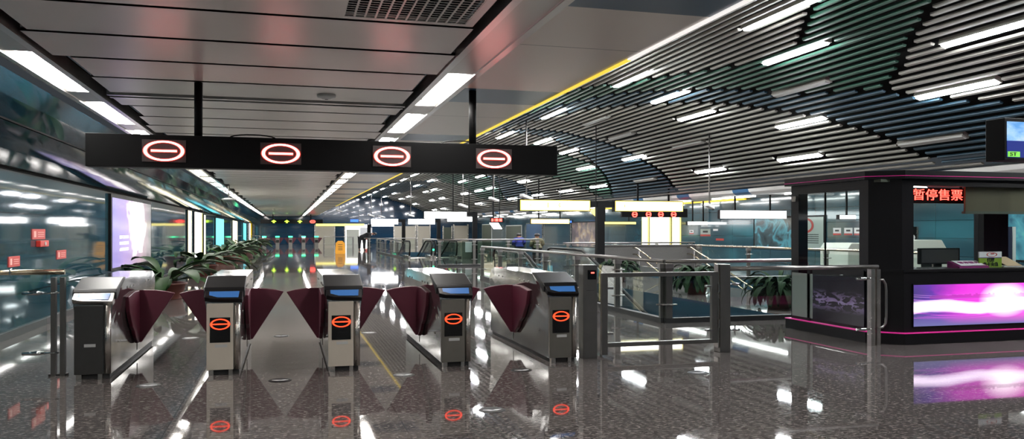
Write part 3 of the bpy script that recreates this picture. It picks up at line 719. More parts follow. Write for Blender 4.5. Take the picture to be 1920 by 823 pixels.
def escalator(loc, label, w_, L0, run, rise, s, g='glass_g'):
    # s = -1: goes down towards the viewpoint, +1: goes down away from it.  local y measured along its travel
    t = thing('escalator', loc, label, 'escalator', rz=0 if s < 0 else math.pi)
    # local frame: entrance at y=0, landing to y=-L0, then down to y=-(L0+run)
    mb = MB(); n = 26
    mb.box(-w_ / 2 + .12, w_ / 2 - .12, -L0, 0, -.02, .004)
    for i in range(n):
        y = -L0 - i * run / n; z = -rise * (i + .5) / n
        mb.box(-w_ / 2 + .15, w_ / 2 - .15, y - run / n, y, z - .12, z)
    mb.build('steps', 'steel_dark', t)
    for sx in (-1, 1):
        x = sx * (w_ / 2 - .05)
        path = [(x, .35, .55), (x, .42, .72), (x, .36, .86), (x, .22, .93), (x, 0, .95), (x, -L0 * .8, .95), (x, -L0, .93), (x, -L0 - .6, .78)]
        path += [(x, -L0 - run, .98 - rise - .05)]
        nw = [(x, .05, .12), (x, .22, .20), (x, .32, .36)] + path
        MB().tube(nw, .042, 10).build('handrail', 'rubber', t)
        top = [(p[1], p[2] - .05) for p in path]; bot = [(-L0 - run, .12 - rise), (-L0, .16), (.20, .16)]
        MB().prism(top[1:] + bot, x - .008, x + .008, 'x').build('glass_side', g, t)
        MB().prism([(.25, .0), (.25, .14), (-L0, .16), (-L0 - run, .14 - rise), (-L0 - run, -.3 - rise), (-L0, -.3), (.25, -.02)], x - .05, x + .05, 'x').build('skirt', 'steel', t)
        MB().tube([(x, .1, .89), (x, -L0, .88), (x, -L0 - run, .90 - rise)], .022, 8).build('handrail_track', 'pipe', t)
    MB().box(-w_ / 2 + .14, w_ / 2 - .14, -L0 - .06, -L0, .003, .012).build('comb_plate', 'yellowp', t)
    return t
escalator((7.35, 25.2, 0), 'near escalator with black handrails going down behind the glass railing', 1.9, 2.9, 9.5, 3.1, -1)
e = escalator((7.05, 44.6, 0), 'left one of the distant escalators, between glass railing and dark pillars', 1.30, 1.6, 9.5, 3.1, 1)
dup(e, (8.45, 44.6, 0), label='right one of the distant escalators, with a green entry light beside it')
for x, lab in ((7.75, 'small green entry light at the distant escalators'),):
    t = thing('entry_light', (x, 44.4, 0), lab, 'light'); MB().box(-.03, .03, -.03, .03, 0, .5).build('stand', 'steel_dark', t); MB().box(-.06, .06, -.045, -.03, .42, .52).build('lens', 'ring_green', t)
t = thing('notice_stand', (9.75, 43.5, 0), 'dark stand with pale green notice, right of the distant escalators', 'stand')
MB().box(-.55, .55, 0, .10, 0, .95).build('board', 'olive', t); MB().box(-.4, .0, -.01, 0, .35, .9).build('notice', 'paperw', t)

# ------------------------------------------------------------------ ticket kiosk
K = thing('ticket_kiosk', (7.53, 9.05, 0), 'black ticket kiosk with glass sides and a magenta city light box', 'kiosk')
def off(o): return [(-o, 2.05 + o), (-o, .30 - o * .4), (.32 - o * .4, -o), (7.6, -o), (7.6, 2.05 + o)]
MB().prism(off(.05), 0, .15).build('plinth', 'kblack', K)
MB().prism(off(.056), .146, .155).build('pink_line', 'pink', K)
mb = MB(); mb.prism([(.02, .52), (.02, .30), (.33, 0), (7.6, 0), (7.6, .5), (.5, .5)], .158, .955); mb.box(.0, .06, 1.55, 1.62, .158, .955); mb.build('counter_body', 'kblack', K)
MB().prism([(.0, .8), (.0, .29), (.31, -.02), (7.6, -.02), (7.6, .55), (.5, .55), (.3, .8)], .955, .99).build('counter_top', 'kblack', K)
MB().box(.45, 7.6, .5, .95, .90, .955).build('desk', 'white', K)
MB().box(.46, 5.4, -.012, .0, .225, .80).build('light_box_frame', 'kblack', K)
o = MB().box(0, 4.9, -.006, 0, 0, .55).build('light_box', 'pic_city', K, loc=(.47, -.014, .235))
o = MB().box(-.006, 0, 0, 1.12, 0, .66).build('unlit_side_poster', 'pic_city_dim', K, loc=(.0, .36, .2))
MB().box(.0, .03, 1.45, 2.0, .2, .86).build('frosted_panel', 'frost', K)
MB().box(.01, .02, .40, 2.0, .158, .2).build('side_sill', 'kblack', K)
MB().box(-.01, .05, .36, 1.48, .86, .97).build('side_counter_edge', 'kblack', K)
MB().prism(off(.06), 2.19, 2.30).build('canopy', 'kblack', K)
MB().prism(off(.066), 2.226, 2.231).build('canopy_pink_line', 'pink', K)
MB().prism([(.0, .46), (.0, .28), (.30, .0), (.48, .0), (.48, .16), (.18, .46)], .99, 2.19).build('corner_post', 'kblack', K)
MB().box(.02, .18, 1.86, 2.05, .0, 2.19).build('rear_post', 'kblack', K)
MB().box(3.5, 4.0, 1.85, 2.05, .0, 2.19).build('rear_post', 'kblack', K)
MB().box(.02, .05, .46, 1.86, 2.06, 2.19).build('side_header', 'kblack', K)
MB().box(.48, 7.6, .02, .06, 2.10, 2.19).build('front_header', 'kblack', K)
MB().box(.02, .035, .46, 1.86, .97, 2.06).build('side_glass', 'glass', K)
MB().box(.015, .04, 1.22, 1.235, .97, 2.06).build('side_mullion', 'kblack', K)
MB().box(.48, 7.6, .03, .042, .99, 2.10).build('front_glass', 'glass', K)
MB().box(.18, 3.5, 1.95, 1.962, .99, 2.16).build('rear_glass', 'glass', K)
MB().box(.05, 7.6, .1, 2.0, 2.15, 2.185).build('kiosk_ceiling', 'olive', K)
MB().tube([(.5, .6, 2.13), (1.5, .9, 2.13)], .02, 8).build('ceiling_tube', 'white_lit', K)
h = MB().box(-.02, -.005, 1.9, 1.98, 1.95, 2.03).build('rear_post_lock', 'steel', K)
b = MB().box(1.42, 7.5, .10, .13, 1.76, 2.11).build('roller_blind', 'khaki', K)
MB().box(1.40, 7.5, .085, .145, 1.735, 1.77).build('blind_bar', 'olive', K)
t = thing('led_ticker', (8.13, 9.30, 1.88), 'black display in the kiosk window with red glowing characters', 'sign')
MB().box(0, .99, 0, .05, 0, .21).build('casing', 'sign_black', t)
text('red_characters', '暂停售票', .165, 'led_red', t, (.50, -.006, .105), sx=1.28)
MB().box(.05, .08, .02, .04, .21, .28).build('bracket', 'sign_black', t); MB().box(.90, .93, .02, .04, .21, .28).build('bracket', 'sign_black', t)
t = thing('computer_monitor', (9.05, 9.72, .955), 'dark computer monitor standing on the kiosk desk', 'monitor')
MB().box(-.36, .34, -.02, .03, .07, .30).build('bezel', 'rubber', t, bevel=.006); MB().box(-.33, .31, -.025, -.02, .09, .28).build('screen', pm('grey_idle_screen', (.06, .06, .062), .3), t)
mb = MB(); mb.prism([(-.18, -.08), (.18, -.08), (.12, .1), (-.12, .1)], 0, .015); mb.box(-.06, .06, .02, .05, .012, .1); mb.build('stand', 'rubber', t)
t = thing('card_box', (9.15, 9.22, .99), 'white and purple card box with pink characters on the kiosk counter', 'box')
mb = MB(); mb.prism([(-.02, .0), (-.02, .02), (.16, .085), (.2, .085), (.2, 0)], -.25, .25, 'x'); mb.build('box_body', 'purplep', t)
mb = MB(); mb.prism([(-.012, .03), (-.018, .035), (.155, .095), (.16, .09)], -.22, .2, 'x'); mb.build('white_face', 'paperw', t)
text('pink_characters', '暂停服务', .07, 'purplep', t, (-.0, .075, .068), rot=(20, 0, 0), sx=1.3)
x0, z0 = W(1834, 472, 9.3); x1, z1 = W(1876, 508, 9.3)
t = thing('counter_sign', ((x0 + x1) / 2, 9.28, .99), 'white and green acrylic sign standing on the kiosk counter', 'sign'); hw = (x1 - x0) / 2; hz = z0 - .99
MB().box(-hw, hw, 0, .02, 0, hz * .62).build('green_half', 'green_print', t); MB().box(-hw, hw, 0, .02, hz * .62, hz).build('white_half', 'paperw', t)
MB().box(-hw, hw, -.003, 0, hz * .60, hz * .64).build('stripe', pm('purple_stripe', (.08, .03, .2), .5), t)
text('characters', '代理\n售卡充值', .062, 'black_text', t, (0, -.003, hz * .32), sx=1.05)
mb = MB(); mb.ring(.02, hz * .82, .09, .078, .35, -.004, 0); mb.box(.0, .06, -.004, 0, hz * .84, hz * .9); mb.build('emblem', 'red', t)
MB().box(-hw - .03, hw + .03, -.05, .08, -.0, .008).build('acrylic_base', 'glass', t)
x0, z0 = W(1888, 486, 9.35)
t = thing('paper_holder', (x0 + .15, 9.35, .99), 'tan sheet lying on a sloping holder on the kiosk counter', 'holder')
mb = MB(); mb.add([(-.15, 0, 0.02), (.12, 0, .02), (.0, .16, .14), (-.27, .16, .14), (-.15, 0, .01), (.12, 0, .01), (.0, .16, .13), (-.27, .16, .13)], [(0, 1, 2, 3), (7, 6, 5, 4), (0, 4, 5, 1), (1, 5, 6, 2), (2, 6, 7, 3), (3, 7, 4, 0)]); mb.build('sheet', 'paper', t)
MB().box(-.2, .16, .0, .18, 0, .012).build('base', 'white', t)
# ------------------------------------------------------------------ hanging television
t = thing('hanging_television', (8.30, 7.9, 2.35), 'black hanging television showing blue sky, at the right edge', 'television')
MB().box(0, 1.5, 0, .28, 0, .51).build('casing', 'sign_black', t, bevel=.01)
MB().box(0, 1.28, -.006, 0, 0, .43).build('screen', 'pic_sky', t, loc=(.035, 0, .035))
MB().box(.04, .22, -.012, -.006, .04, .105).build('green_logo', pm('logo_green', rgb(120, 205, 70), .5, emit=rgb(120, 205, 70), es=.5), t)
text('logo_letters', 'ST', .062, 'black_text', t, (.12, -.014, .072), sx=1.6)
MB().tube([(.75, .14, .51), (.75, .14, 2.9)], .03, 10).build('hanger', 'sign_black', t)

# ------------------------------------------------------------------ overhead signs
t = thing('overhead_lane_sign', (-2.09, 9.73, 2.20), 'long black overhead sign with four red no-entry rings', 'sign')
MB().box(0, 5.36, 0, .20, 0, .36).build('casing', 'sign_black', t, bevel=.006)
for i, xw in enumerate((-1.30, -.06, 1.205, 2.45)):
    x = xw + 2.09; p = MB().box(x - .225, x + .225, -.008, 0, .06, .305).build('led_plate', 'led_plate', t)
    mb = MB(); mb.ring(x, .182, .214, .170, .53, -.016, -.008, 56); mb.box(x - .135, x + .135, -.016, -.008, .168, .196); mb.build('no_entry_ring', 'led_red', p)
    mb = MB(); mb.ring(x, .182, .205, .179, .53, -.022, -.015, 56); mb.box(x - .13, x + .13, -.022, -.015, .175, .189); mb.build('ring_core', 'led_core', p)
MB().tube([(W(372, 250, 9.83)[0] + 2.09, .1, .36), (W(372, 250, 9.83)[0] + 2.09, .1, .98)], .045, 14).build('hanger', 'sign_black', t)
MB().tube([(W(886, 250, 9.83)[0] + 2.09, .1, .36), (W(886, 250, 9.83)[0] + 2.09, .1, 1.03)], .045, 14).build('hanger', 'sign_black', t)
mb = MB(); mb.tube([(1.72 + .25 * math.cos(a * .31), .1, .36 + .04 * math.sin(a * .31)) for a in range(11)], .008, 6); mb.tube([(4.15 + .25 * math.cos(a * .31), .1, .36 + .04 * math.sin(a * .31)) for a in range(11)], .008, 6); mb.build('cable', 'rubber', t)
t = thing('distant_lane_sign', (-2.5, 86, 2.25), 'distant black overhead sign with three green arrows and a red ring', 'sign')
MB().box(0, 6.1, 0, .3, 0, .42).build('casing', 'sign_black', t)
for i in range(3):
    x = 1.28 + 1.27 * i; mb = MB(); mb.prism([(x - .26, .20), (x, .36), (x + .26, .20), (x + .09, .20), (x + .09, .06), (x - .09, .06), (x - .09, .20)], -.03, 0, 'y'); mb.build('arrow', 'arrow_green', t)
mb = MB(); mb.ring(1.28 + 3.81, .2, .27, .19, .6, -.03, 0); mb.box(4.95, 5.23, -.03, 0, .17, .23); mb.build('no_entry_ring', 'led_red', t)
for x in (1.2, 4.9): MB().tube([(x, .15, .42), (x, .15, .92)], .05, 8).build('hanger', 'sign_black', t)
def t_sign(pole_px, Y, boxes, ytop, ybot, label, mats=('sign_cream', 'sign_yel'), arrows=None, arm=None):
    px, _ = W(pole_px, 400, Y); t = thing('sign_pillar', (px, Y, 0), label, 'sign')
    zt = W(pole_px, ytop, Y)[1]; zb = W(pole_px, ybot, Y)[1]
    MB().box(-.13, .13, 0, .2, 0, zt).build('pillar', 'sign_black', t)
    xs_ = [W(v, 400, Y)[0] - px for b_ in boxes for v in b_]
    MB().box(min(xs_ + [-.13]), max(xs_ + [.13]), .03, .17, zt - (zt - zb) * .62, zt).build('arm', 'sign_black', t)
    for i, b_ in enumerate(boxes):
        a, c = W(b_[0], 400, Y)[0] - px, W(b_[1], 400, Y)[0] - px
        bx = MB().box(a - .04, c + .04, -.02, .22, zb - .03, zt + .03).build('light_box_rim', 'sign_black', t)
        MB().box(a - .015, c + .015, -.03, -.02, zb - .01, zt + .01).build('lit_edge', mats[1], bx)
        MB().box(a + .02, c - .02, -.036, -.03, zb + .02, zt - .02).build('lit_face', mats[0], bx)
        if arrows and arrows[i]: 
            s_ = arrows[i]; text('symbols', s_, (zt - zb) * .8, 'ink_yellow', bx, (a + (c - a) * .10, -.042, (zt + zb) / 2), align='LEFT', sx=1.8)
    return t
t_sign(1127, 25.3, [(976, 1105), (1154, 1279)], 377, 395, 'black T-shaped sign pillar with two big yellow-rimmed light boxes', arrows=['← 1 3', '↖'])
t_sign(891, 43., [(796, 874)], 398, 409, 'black pillar with a white light box, highest of the far white signs', ('sign_white', 'sign_white'))
t_sign(823, 58., [(766, 815)], 411, 420, 'distant black pillar left of a small white light box, right of centre', ('sign_white', 'sign_white'))
t_sign(757, 63., [(696, 746)], 411, 420, 'distant black pillar with white light box on its left side', ('sign_white', 'sign_white'))
t_sign(692, 66., [(697, 738)], 421, 424, 'farthest black pillar, left of the other distant sign pillars', ('sign_white', 'sign_white'))
def hung_box(x0, x1, y0, y1, Y, label, face='sign_white', rim='sign_white', ztop=3.12, rods=None, name='hanging_light_box'):
    a, zt = W(x0, y0, Y); b_, _ = W(x1, y0, Y); zb = W(x0, y1, Y)[1]
    t = thing(name, (a, Y, zb), label, 'sign'); h = zt - zb
    c_ = MB().box(-.04, b_ - a + .04, 0, .18, -.03, h + .03).build('casing', 'sign_black', t)
    MB().box(-.01, b_ - a + .01, -.01, 0, -.005, h + .005).build('lit_edge', rim, t); MB().box(.03, b_ - a - .03, -.016, -.01, .02, h - .02).build('lit_face', face, t)
    ztop = zv(a) if 4 < a < 16.9 else 3.12
    for r_ in (rods or (x0 + (x1 - x0) * .25, x0 + (x1 - x0) * .75)):
        x = W(r_, y0, Y)[0] - a; MB().box(x - .03, x + .03, .06, .12, h + .03, ztop - zb).build('rod', 'sign_black', t)
    return t
hung_box(1351, 1474, 395, 409, 32.2, 'long white light box hung on two rods, left of the kiosk', rods=(1380, 1446))
hung_box(996, 1067, 411, 419, 44., 'yellow-edged white light box hung low behind the big sign pillar', 'sign_cream', 'sign_yel', rods=(1011, 1051), ztop=4.6)
hung_box(839, 888, 407, 415, 52., 'white light box partly behind the highest far white sign', rods=(850, 880), ztop=4.5)
hung_box(1575, 1650, 404, 410, 28., 'thin white light box seen through the kiosk side glass', rods=(1590, 1640))
hung_box(1120, 1192, 416, 420, 46, 'thin yellow light box below the right half of the sign pillar', 'yel_lit', 'yel_lit', rods=(1135, 1180), ztop=4.2)
hung_box(1290, 1328, 416, 421, 40, 'thin white light box left of the hanging camera', rods=(1300, 1320), ztop=3.12)
# red four-ring sign behind the T pillar
a, zt = W(1166, 391, 34.); b_, _ = W(1289, 391, 34.); zb = W(1166, 407, 34.)[1]
t = thing('lane_sign', (a, 34., zb), 'black sign with four small red rings under the right yellow light box', 'sign')
MB().box(0, b_ - a, 0, .15, 0, zt - zb).build('casing', 'sign_black', t)
for px in (1190, 1216, 1239, 1263):
    x, z = W(px, 402, 34.); mb = MB(); mb.ring(x - a, z - zb, .13, .09, 1., -.02, 0, 24); mb.box(x - a - .10, x - a + .10, -.02, 0, z - zb - .02, z - zb + .02); mb.build('no_entry_ring', 'led_red', t)
for px in (1197, 1255): x = W(px, 390, 34.)[0] - a; MB().box(x - .04, x + .04, .05, .1, zt - zb, zt - zb + 1.1).build('rod', 'sign_black', t)
x0, z0 = W(1118, 397, 27.)
t = thing('warning_sign', (x0, 27., z0 - .17), 'small yellow diamond sign peeking out behind the sign pillar', 'sign')
MB().prism([(-.22, .17), (0, .36), (.22, .17), (0, -.02)], 0, .03, 'y').build('diamond', 'yel_lit', t); MB().box(-.015, .015, .01, .03, .36, zv(x0) - z0 + .17).build('rod', 'sign_black', t)
# small red led board + tilted white screen
a, zt = W(920, 408, 40.); b_, _ = W(945, 408, 40.); zb = W(920, 417, 40.)[1]
t = thing('led_board', (a, 40., zb), 'small black board with three red blocks hung over the far escalators', 'sign')
MB().box(-.03, b_ - a, 0, .12, 0, zt - zb).build('casing', 'sign_black', t)
for k in range(3): MB().box(.04 + k * .2, .19 + k * .2, -.01, 0, .05, zt - zb - .05).build('red_block', 'led_red', t)
zr = zv(a) - zb; MB().box(.1, .14, .04, .08, zt - zb, zr).build('rod', 'sign_black', t); MB().box(.45, .49, .04, .08, zt - zb, zr).build('rod', 'sign_black', t)
x0, z0 = W(918, 418, 39.5)
t = thing('tilted_screen', (x0, 39.5, z0), 'tilted white lit screen just below the small red board', 'screen')
mb = MB(); mb.prism([(0, 0), (.45, 0), (.65, -.30), (.22, -.30)], 0, .04, 'y'); mb.build('lit_face', 'sign_white', t)
mb = MB(); mb.prism([(-.02, .03), (.49, .03), (.72, -.33), (.63, -.33), (.45, 0)], .01, .10, 'y'); mb.build('casing', 'sign_black', t)
MB().box(.2, .24, .05, .08, .03, zv(x0) - z0).build('rod', 'sign_black', t)
# cameras and speakers hung from the vault
def hang_cam(px, ytop, ybot, Y, label, kind='camera'):
    x, zt = W(px, ytop, Y); _, zb = W(px, ybot, Y); t = thing('security_camera', (x, Y, zb), label, 'camera')
    top = (zv(x) + .02 if 4 < x < 17 else 3.22) - .1
    s = (zt - zb) / 40
    MB().tube([(0, 0, .06), (0, 0, top + .1 - zb)], .025, 8).build('rod', 'pipe', t)
    q = min(.2, max(.10, .16 * Y / 22))
    mb = MB(); T_ = Matrix.Rotation(R(35), 4, 'Z') @ Matrix.Rotation(R(12), 4, 'Y'); mb.box(-q * 1.4, q * 1.4, -q * .5, q * .5, -q * .25, q * .3, mat=T_); mb.build('body', 'white', t, bevel=.02)
    MB().lathe([(.001, -.02), (q * .35, -.02), (q * .35, .02), (.001, .02)], 12, mat=T_ @ Matrix.Translation((q * 1.42, 0, 0)) @ Matrix.Rotation(R(90), 4, 'Y')).build('lens', 'rubber', t)
    return t
hang_cam(1330, 312, 387, 24., 'white camera on a thin rod, left of the white light box')
hang_cam(987, 270, 370, 26., 'white camera on a rod left of the big yellow sign box')
hang_cam(926, 330, 374, 36., 'white camera hung between the overhead sign and the small red board')
hang_cam(868, 330, 386, 40., 'white camera hung above the highest far white sign')
hang_cam(770, 352, 404, 58., 'distant camera on a long rod above the small white light box')
hang_cam(636, 375, 395, 70., 'distant white camera on a short rod near the end wall')
hang_cam(696, 360, 404, 66., 'distant camera rod left of the far sign pillars')
hang_cam(715, 375, 406, 75., 'farthest camera rod in front of the blue end wall')
x, y = W(437, 352, 44.)[0], 44.
t = thing('dome_fixture', (W(429, 375, 30.)[0], 30., W(429, 375, 30.)[1]), 'round pale disc fixture hung under the left light trough', 'fixture')
MB().lathe([(.001, 0), (.22, .0), (.25, .03), (.12, .07), (.001, .08)], 24).build('dish', 'white', t); MB().tube([(0, 0, .07), (0, 0, .55)], .02, 8).build('rod', 'pipe', t)
u_ = W(612, 186, 10.3)
t = thing('smoke_detector', (u_[0], 10.3, 3.17), 'round white smoke detector on the flat ceiling above the overhead sign', 'detector')
MB().lathe([(.001, -.055), (.05, -.055), (.075, -.035), (.11, -.03), (.115, -.004), (.001, 0)], 24, sx=1.0).build('body', 'white', t); MB().lathe([(.012, -.058), (.02, -.058), (.02, -.05)], 12).build('sensor_eye', 'black_text', t)

# ------------------------------------------------------------------ left wall fittings
t = thing('backlit_poster', (XL, 19.7, .68), 'big violet and white backlit poster on the left wall', 'poster')
MB().box(0, .06, -.12, 5.4, -.06, 1.64).build('frame', 'sign_black', t)
MB().box(0, .012, 0, 5.27, 0, 1.56).build('lit_picture', 'pic_left', t, loc=(.055, 0, 0))
def lit_panel(Y0, Y1, z0, z1, mat, label, edge=None, left=True, name='wall_light_box'):
    x = XL if left else XR; s = 1 if left else -1
    t = thing(name, (x, Y0, z0), label, 'panel')
    a, b_ = sorted((0, s * .05)); MB().box(a, b_, -.06, Y1 - Y0 + .06, -.04, z1 - z0 + .04).build('frame', 'sign_black', t)
    a, b_ = sorted((s * .045, s * .06)); MB().box(a, b_, 0, Y1 - Y0, 0, z1 - z0).build('lit_face', mat, t)
    if edge: a, b_ = sorted((s * .05, s * .075)); MB().box(a, b_, Y1 - Y0 - .35, Y1 - Y0, 0, z1 - z0).build('lit_edge', edge, t)
    return t
lit_panel(34.2, 35.3, .35, 2.3, 'cream_lit', 'narrow cream lit panel on the left wall, after the violet poster')
lit_panel(36.6, 39.6, .25, 2.3, 'white_lit', 'white lit doorway panel with yellow edge on the left wall', 'yel_lit')
lit_panel(40.6, 41.3, .35, 2.25, 'cream_lit', 'thin cream strip right of the white lit doorway on the left wall')
lit_panel(47.3, 53.1, .62, 2.2, 'cyan_lit', 'wide cyan lit panel on the left wall above the plants')
lit_panel(61.8, 67.5, .4, 2.25, 'cream_lit', 'pale cream lit panel between the two cyan ones')
lit_panel(76.7, 82.0, .5, 2.2, 'cyan_lit', 'small distant cyan lit panel on the left wall')
lit_panel(89.0, 91.5, .3, 2.3, 'white_lit', 'distant white lit strip at the far end of the left wall')
o = MB().box(XL, XL + .12, 91.6, 94.9, 0, 2.36).build('yellow_cladding', 'yellowpaint'); tag(o, 'yellow cladding strip where the left wall meets the end wall', 'cladding')
def wallsign(y0, y1, z0, z1, label, mat='redlabel'):
    t = thing('wall_notice', (XL, y0, z0), label, 'notice'); MB().box(0, .012, 0, y1 - y0, 0, z1 - z0).build('plate', mat, t)
    mb = MB()
    for k in range(3): mb.box(.012, .014, (y1 - y0) * .42, (y1 - y0) * .9, (z1 - z0) * (.25 + .2 * k), (z1 - z0) * (.31 + .2 * k))
    mb.box(.012, .014, (y1 - y0) * .12, (y1 - y0) * .28, (z1 - z0) * .2, (z1 - z0) * .8); mb.build('printing', pm('pale_print', (.75, .4, .35), .6), t)
wallsign(14.0, 14.7, 1.37, 1.53, 'square red notice on the left wall, above the red alarm box')
wallsign(15.4, 16.0, 1.02, 1.17, 'square red notice on the left wall, lower right of the alarm box')
wallsign(12.9, 13.4, .99, 1.14, 'red notice low on the left wall, above the railing end post')
t = thing('alarm_box', (XL, 14.22, 1.25), 'small dark red alarm box under a red notice on the left wall', 'alarm'); MB().box(0, .07, 0, .46, 0, .10).build('box', 'red', t, bevel=.01); MB().tube([(.07, .23, .05), (.085, .23, .05)], .03, 12).build('button', 'plate', t)

# ------------------------------------------------------------------ end wall and right wall fittings
def W95(px, py): return W(px, py, 94.9)
def endpart(x0, x1, y0, y1, mat, name, label, cat, y=94.9, dz=0):
    a, z1 = W(x0, y0, y); b_, z0 = W(x1, y1, y); z0 = max(z0, 0.0)
    t = thing(name, (a, y, z0), label, cat); MB().box(0, b_ - a, 0, .06, 0, z1 - z0).build('panel', mat, t)
    MB().box(-.15, 0, -.02, .06, 0, z1 - z0 + .15).build('jamb', 'steel', t); MB().box(b_ - a, b_ - a + .15, -.02, .06, 0, z1 - z0 + .15).build('jamb', 'steel', t)
    return t, b_ - a, z1 - z0
t, w1, h1 = endpart(592, 626, 424, 458, 'shutter', 'roller_shutter', 'closed beige roller shutter in the end wall under a yellow lintel', 'shutter')
mb = MB(); [mb.box(0, w1, -.02, 0, h1 * k / 12, h1 * k / 12 + .03) for k in range(12)]; mb.build('shutter_ribs', 'shutter', t)
o = MB().box(0, 5.4, -.12, -.02, h1 + .02, h1 + .28).build('lintel', 'yel_lit', t)
t, w1, h1 = endpart(648, 690, 421, 458, 'white_lit', 'lit_shopfront', 'bright white shop opening in the end wall with a red edge', 'shopfront')
MB().box(w1 - .35, w1 - .05, -.05, 0, .5, h1 - .9).build('red_side', 'red', t); MB().box(1.6, 3.0, -.06, 0, 1.0, 1.9).build('poster', 'paperw', t); MB().box(.1, 1.5, -.1, 0, 0, h1 * .75).build('dark_figure_shelf', 'beige', t)
t, w1, h1 = endpart(740, 778, 424, 458, 'shutter', 'roller_shutter', 'distant beige shutter between two sign pillars', 'shutter')
t, w1, h1 = endpart(784, 805, 424, 458, 'shutter', 'roller_shutter', 'distant beige shutter just left of the third sign pillar', 'shutter')
t, w1, h1 = endpart(832, 846, 426, 458, 'olive', 'dark_doorway', 'small dark doorway left of the highest white sign pillar', 'door')
t, w1, h1 = endpart(852, 876, 423, 458, 'shutter', 'roller_shutter', 'beige shutter in the end wall right behind the white-sign pillar', 'shutter')
t = thing('lit_name_board', (*[W95(657, 414)[0]], 94.98, W95(657, 416)[1]), 'small blue lit board on the end wall above the white shop', 'sign'); MB().box(0, .9, -.05, 0, 0, .28).build('face', 'blue_lit', t)
def rwpart(px0, px1, z0, z1, mat, name, label, cat, frame='sign_black', d=.05):
    Y1 = WX(px0, 430, XR)[0]; Y0 = WX(px1, 430, XR)[0]
    t = thing(name, (XR, Y0, z0), label, cat); MB().box(-d, 0, -.12, Y1 - Y0 + .12, -.05 if z0 > .06 else 0, z1 - z0 + .08).build('frame', frame, t)
    MB().box(-.012, 0, 0, Y1 - Y0, 0, z1 - z0).build('face', mat, t, loc=(-d, 0, 0)); return t
rwpart(1206, 1215, .5, 2.55, 'white_lit', 'wall_light_box', 'narrow white lit panel on the right wall, left of the wide one', 'panel', 'yel_lit')
rwpart(1221, 1256, .5, 2.55, 'white_lit', 'wall_light_box', 'wide white lit panel on the right wall under the ring sign', 'panel', 'yel_lit')
rwpart(1263, 1275, .5, 2.5, 'white_lit', 'wall_light_box', 'narrow white lit panel on the right wall, right of the wide one', 'panel', 'yel_lit')
rwpart(1074, 1124, .30, 2.15, 'pic_warm', 'poster', 'brown figure poster on the right wall behind the big sign pillar', 'poster')
rwpart(1417, 1500, .72, 2.10, 'pic_dark', 'poster', 'dark poster with a pale blue shape, left of the kiosk', 'poster')
t = rwpart(1507, 1546, .72, 2.10, 'frost', 'poster', 'pale poster with a round figure and text lines behind the kiosk glass', 'poster')
mb = MB(); 
for k in range(5): mb.box(-.075, -.07, .3, 1.6, .25 + .09 * k, .28 + .09 * k)
mb.build('text_lines', 'black_text', t)
mb = MB(); mb.ring(1.2, 1.02, .55, .40, .6, -.005, .0, 30, mat=Matrix.Translation((-.07, 0, 0)) @ Matrix.Rotation(R(90), 4, 'Z')); mb.build('round_figure', 'redlabel', t)
rwpart(1880, 1935, .6, 2.1, 'pic_cyan', 'poster', 'cyan sea poster on the right wall at the right edge, behind the kiosk', 'poster')
rwpart(988, 1017, 0.0, 2.15, 'doorblue', 'double_doors', 'dark blue double door on the right wall behind two people', 'door', 'steel')
rwpart(1022, 1070, .4, 2.1, 'wall_right', 'service_hatch', 'teal service window panel left of the brown poster', 'window', 'steel')
rwpart(1050, 1073, 2.16, 2.32, 'blue_lit', 'blue_lit_strip', 'blue lit strip on the right wall left of the brown poster', 'sign')
rwpart(950, 978, 0., 2.0, 'olive', 'dark_wall_opening', 'dark opening on the right wall left of the blue door', 'door', 'white')
rwpart(905, 922, 0., 2.2, 'olive', 'dark_wall_opening', 'distant dark opening on the right wall below the red board', 'door', 'white')
def rnote(px, py, w_, h_, mat, label, stripe=None):
    y, z = WX(px, py, XR); t = thing('wall_notice', (XR, y, z), label, 'notice'); MB().box(-.015, 0, -w_ / 2, w_ / 2, -h_ / 2, h_ / 2).build('plate', mat, t)
    if stripe: MB().box(-.019, -.015, -w_ / 2, w_ / 2, -h_ / 2, -h_ / 4).build('stripe', stripe, t); MB().box(-.019, -.015, -w_ / 4, w_ / 4, 0, h_ / 4).build('symbol', 'black_text', t)
rnote(1297, 435, .5, .22, 'paperw', 'small white and red notice left of the camera on the right wall', 'redlabel')
rnote(1323, 436, 1.1, .40, 'frost', 'pale notice with a red corner on the right wall under the camera', 'redlabel')
rnote(1350, 449, .8, .11, 'redlabel', 'long red notice low on the right wall, under the camera')
rnote(1342, 431, .5, .10, 'paperw', 'small pale notice above the long red one on the right wall')
rnote(1570, 434, .50, .30, 'paperw', 'first white safety notice seen through the kiosk side glass', 'redlabel')
rnote(1591, 434, .50, .30, 'paperw', 'second white safety notice seen through the kiosk side glass', 'redlabel')
rnote(1610, 434, .50, .30, 'paperw', 'third white safety notice seen through the kiosk side glass', 'redlabel')
rnote(1634, 436, 1.2, .55, 'frost', 'large pale notice sheet right of the three safety notices')
o = MB().box(XR - .3, XR - .01, WX(1472, 430, XR)[0] - .2, WX(1472, 430, XR)[0], 0, 0.02).build('floor_socket', 'gasket'); bpy.data.objects.remove(o)
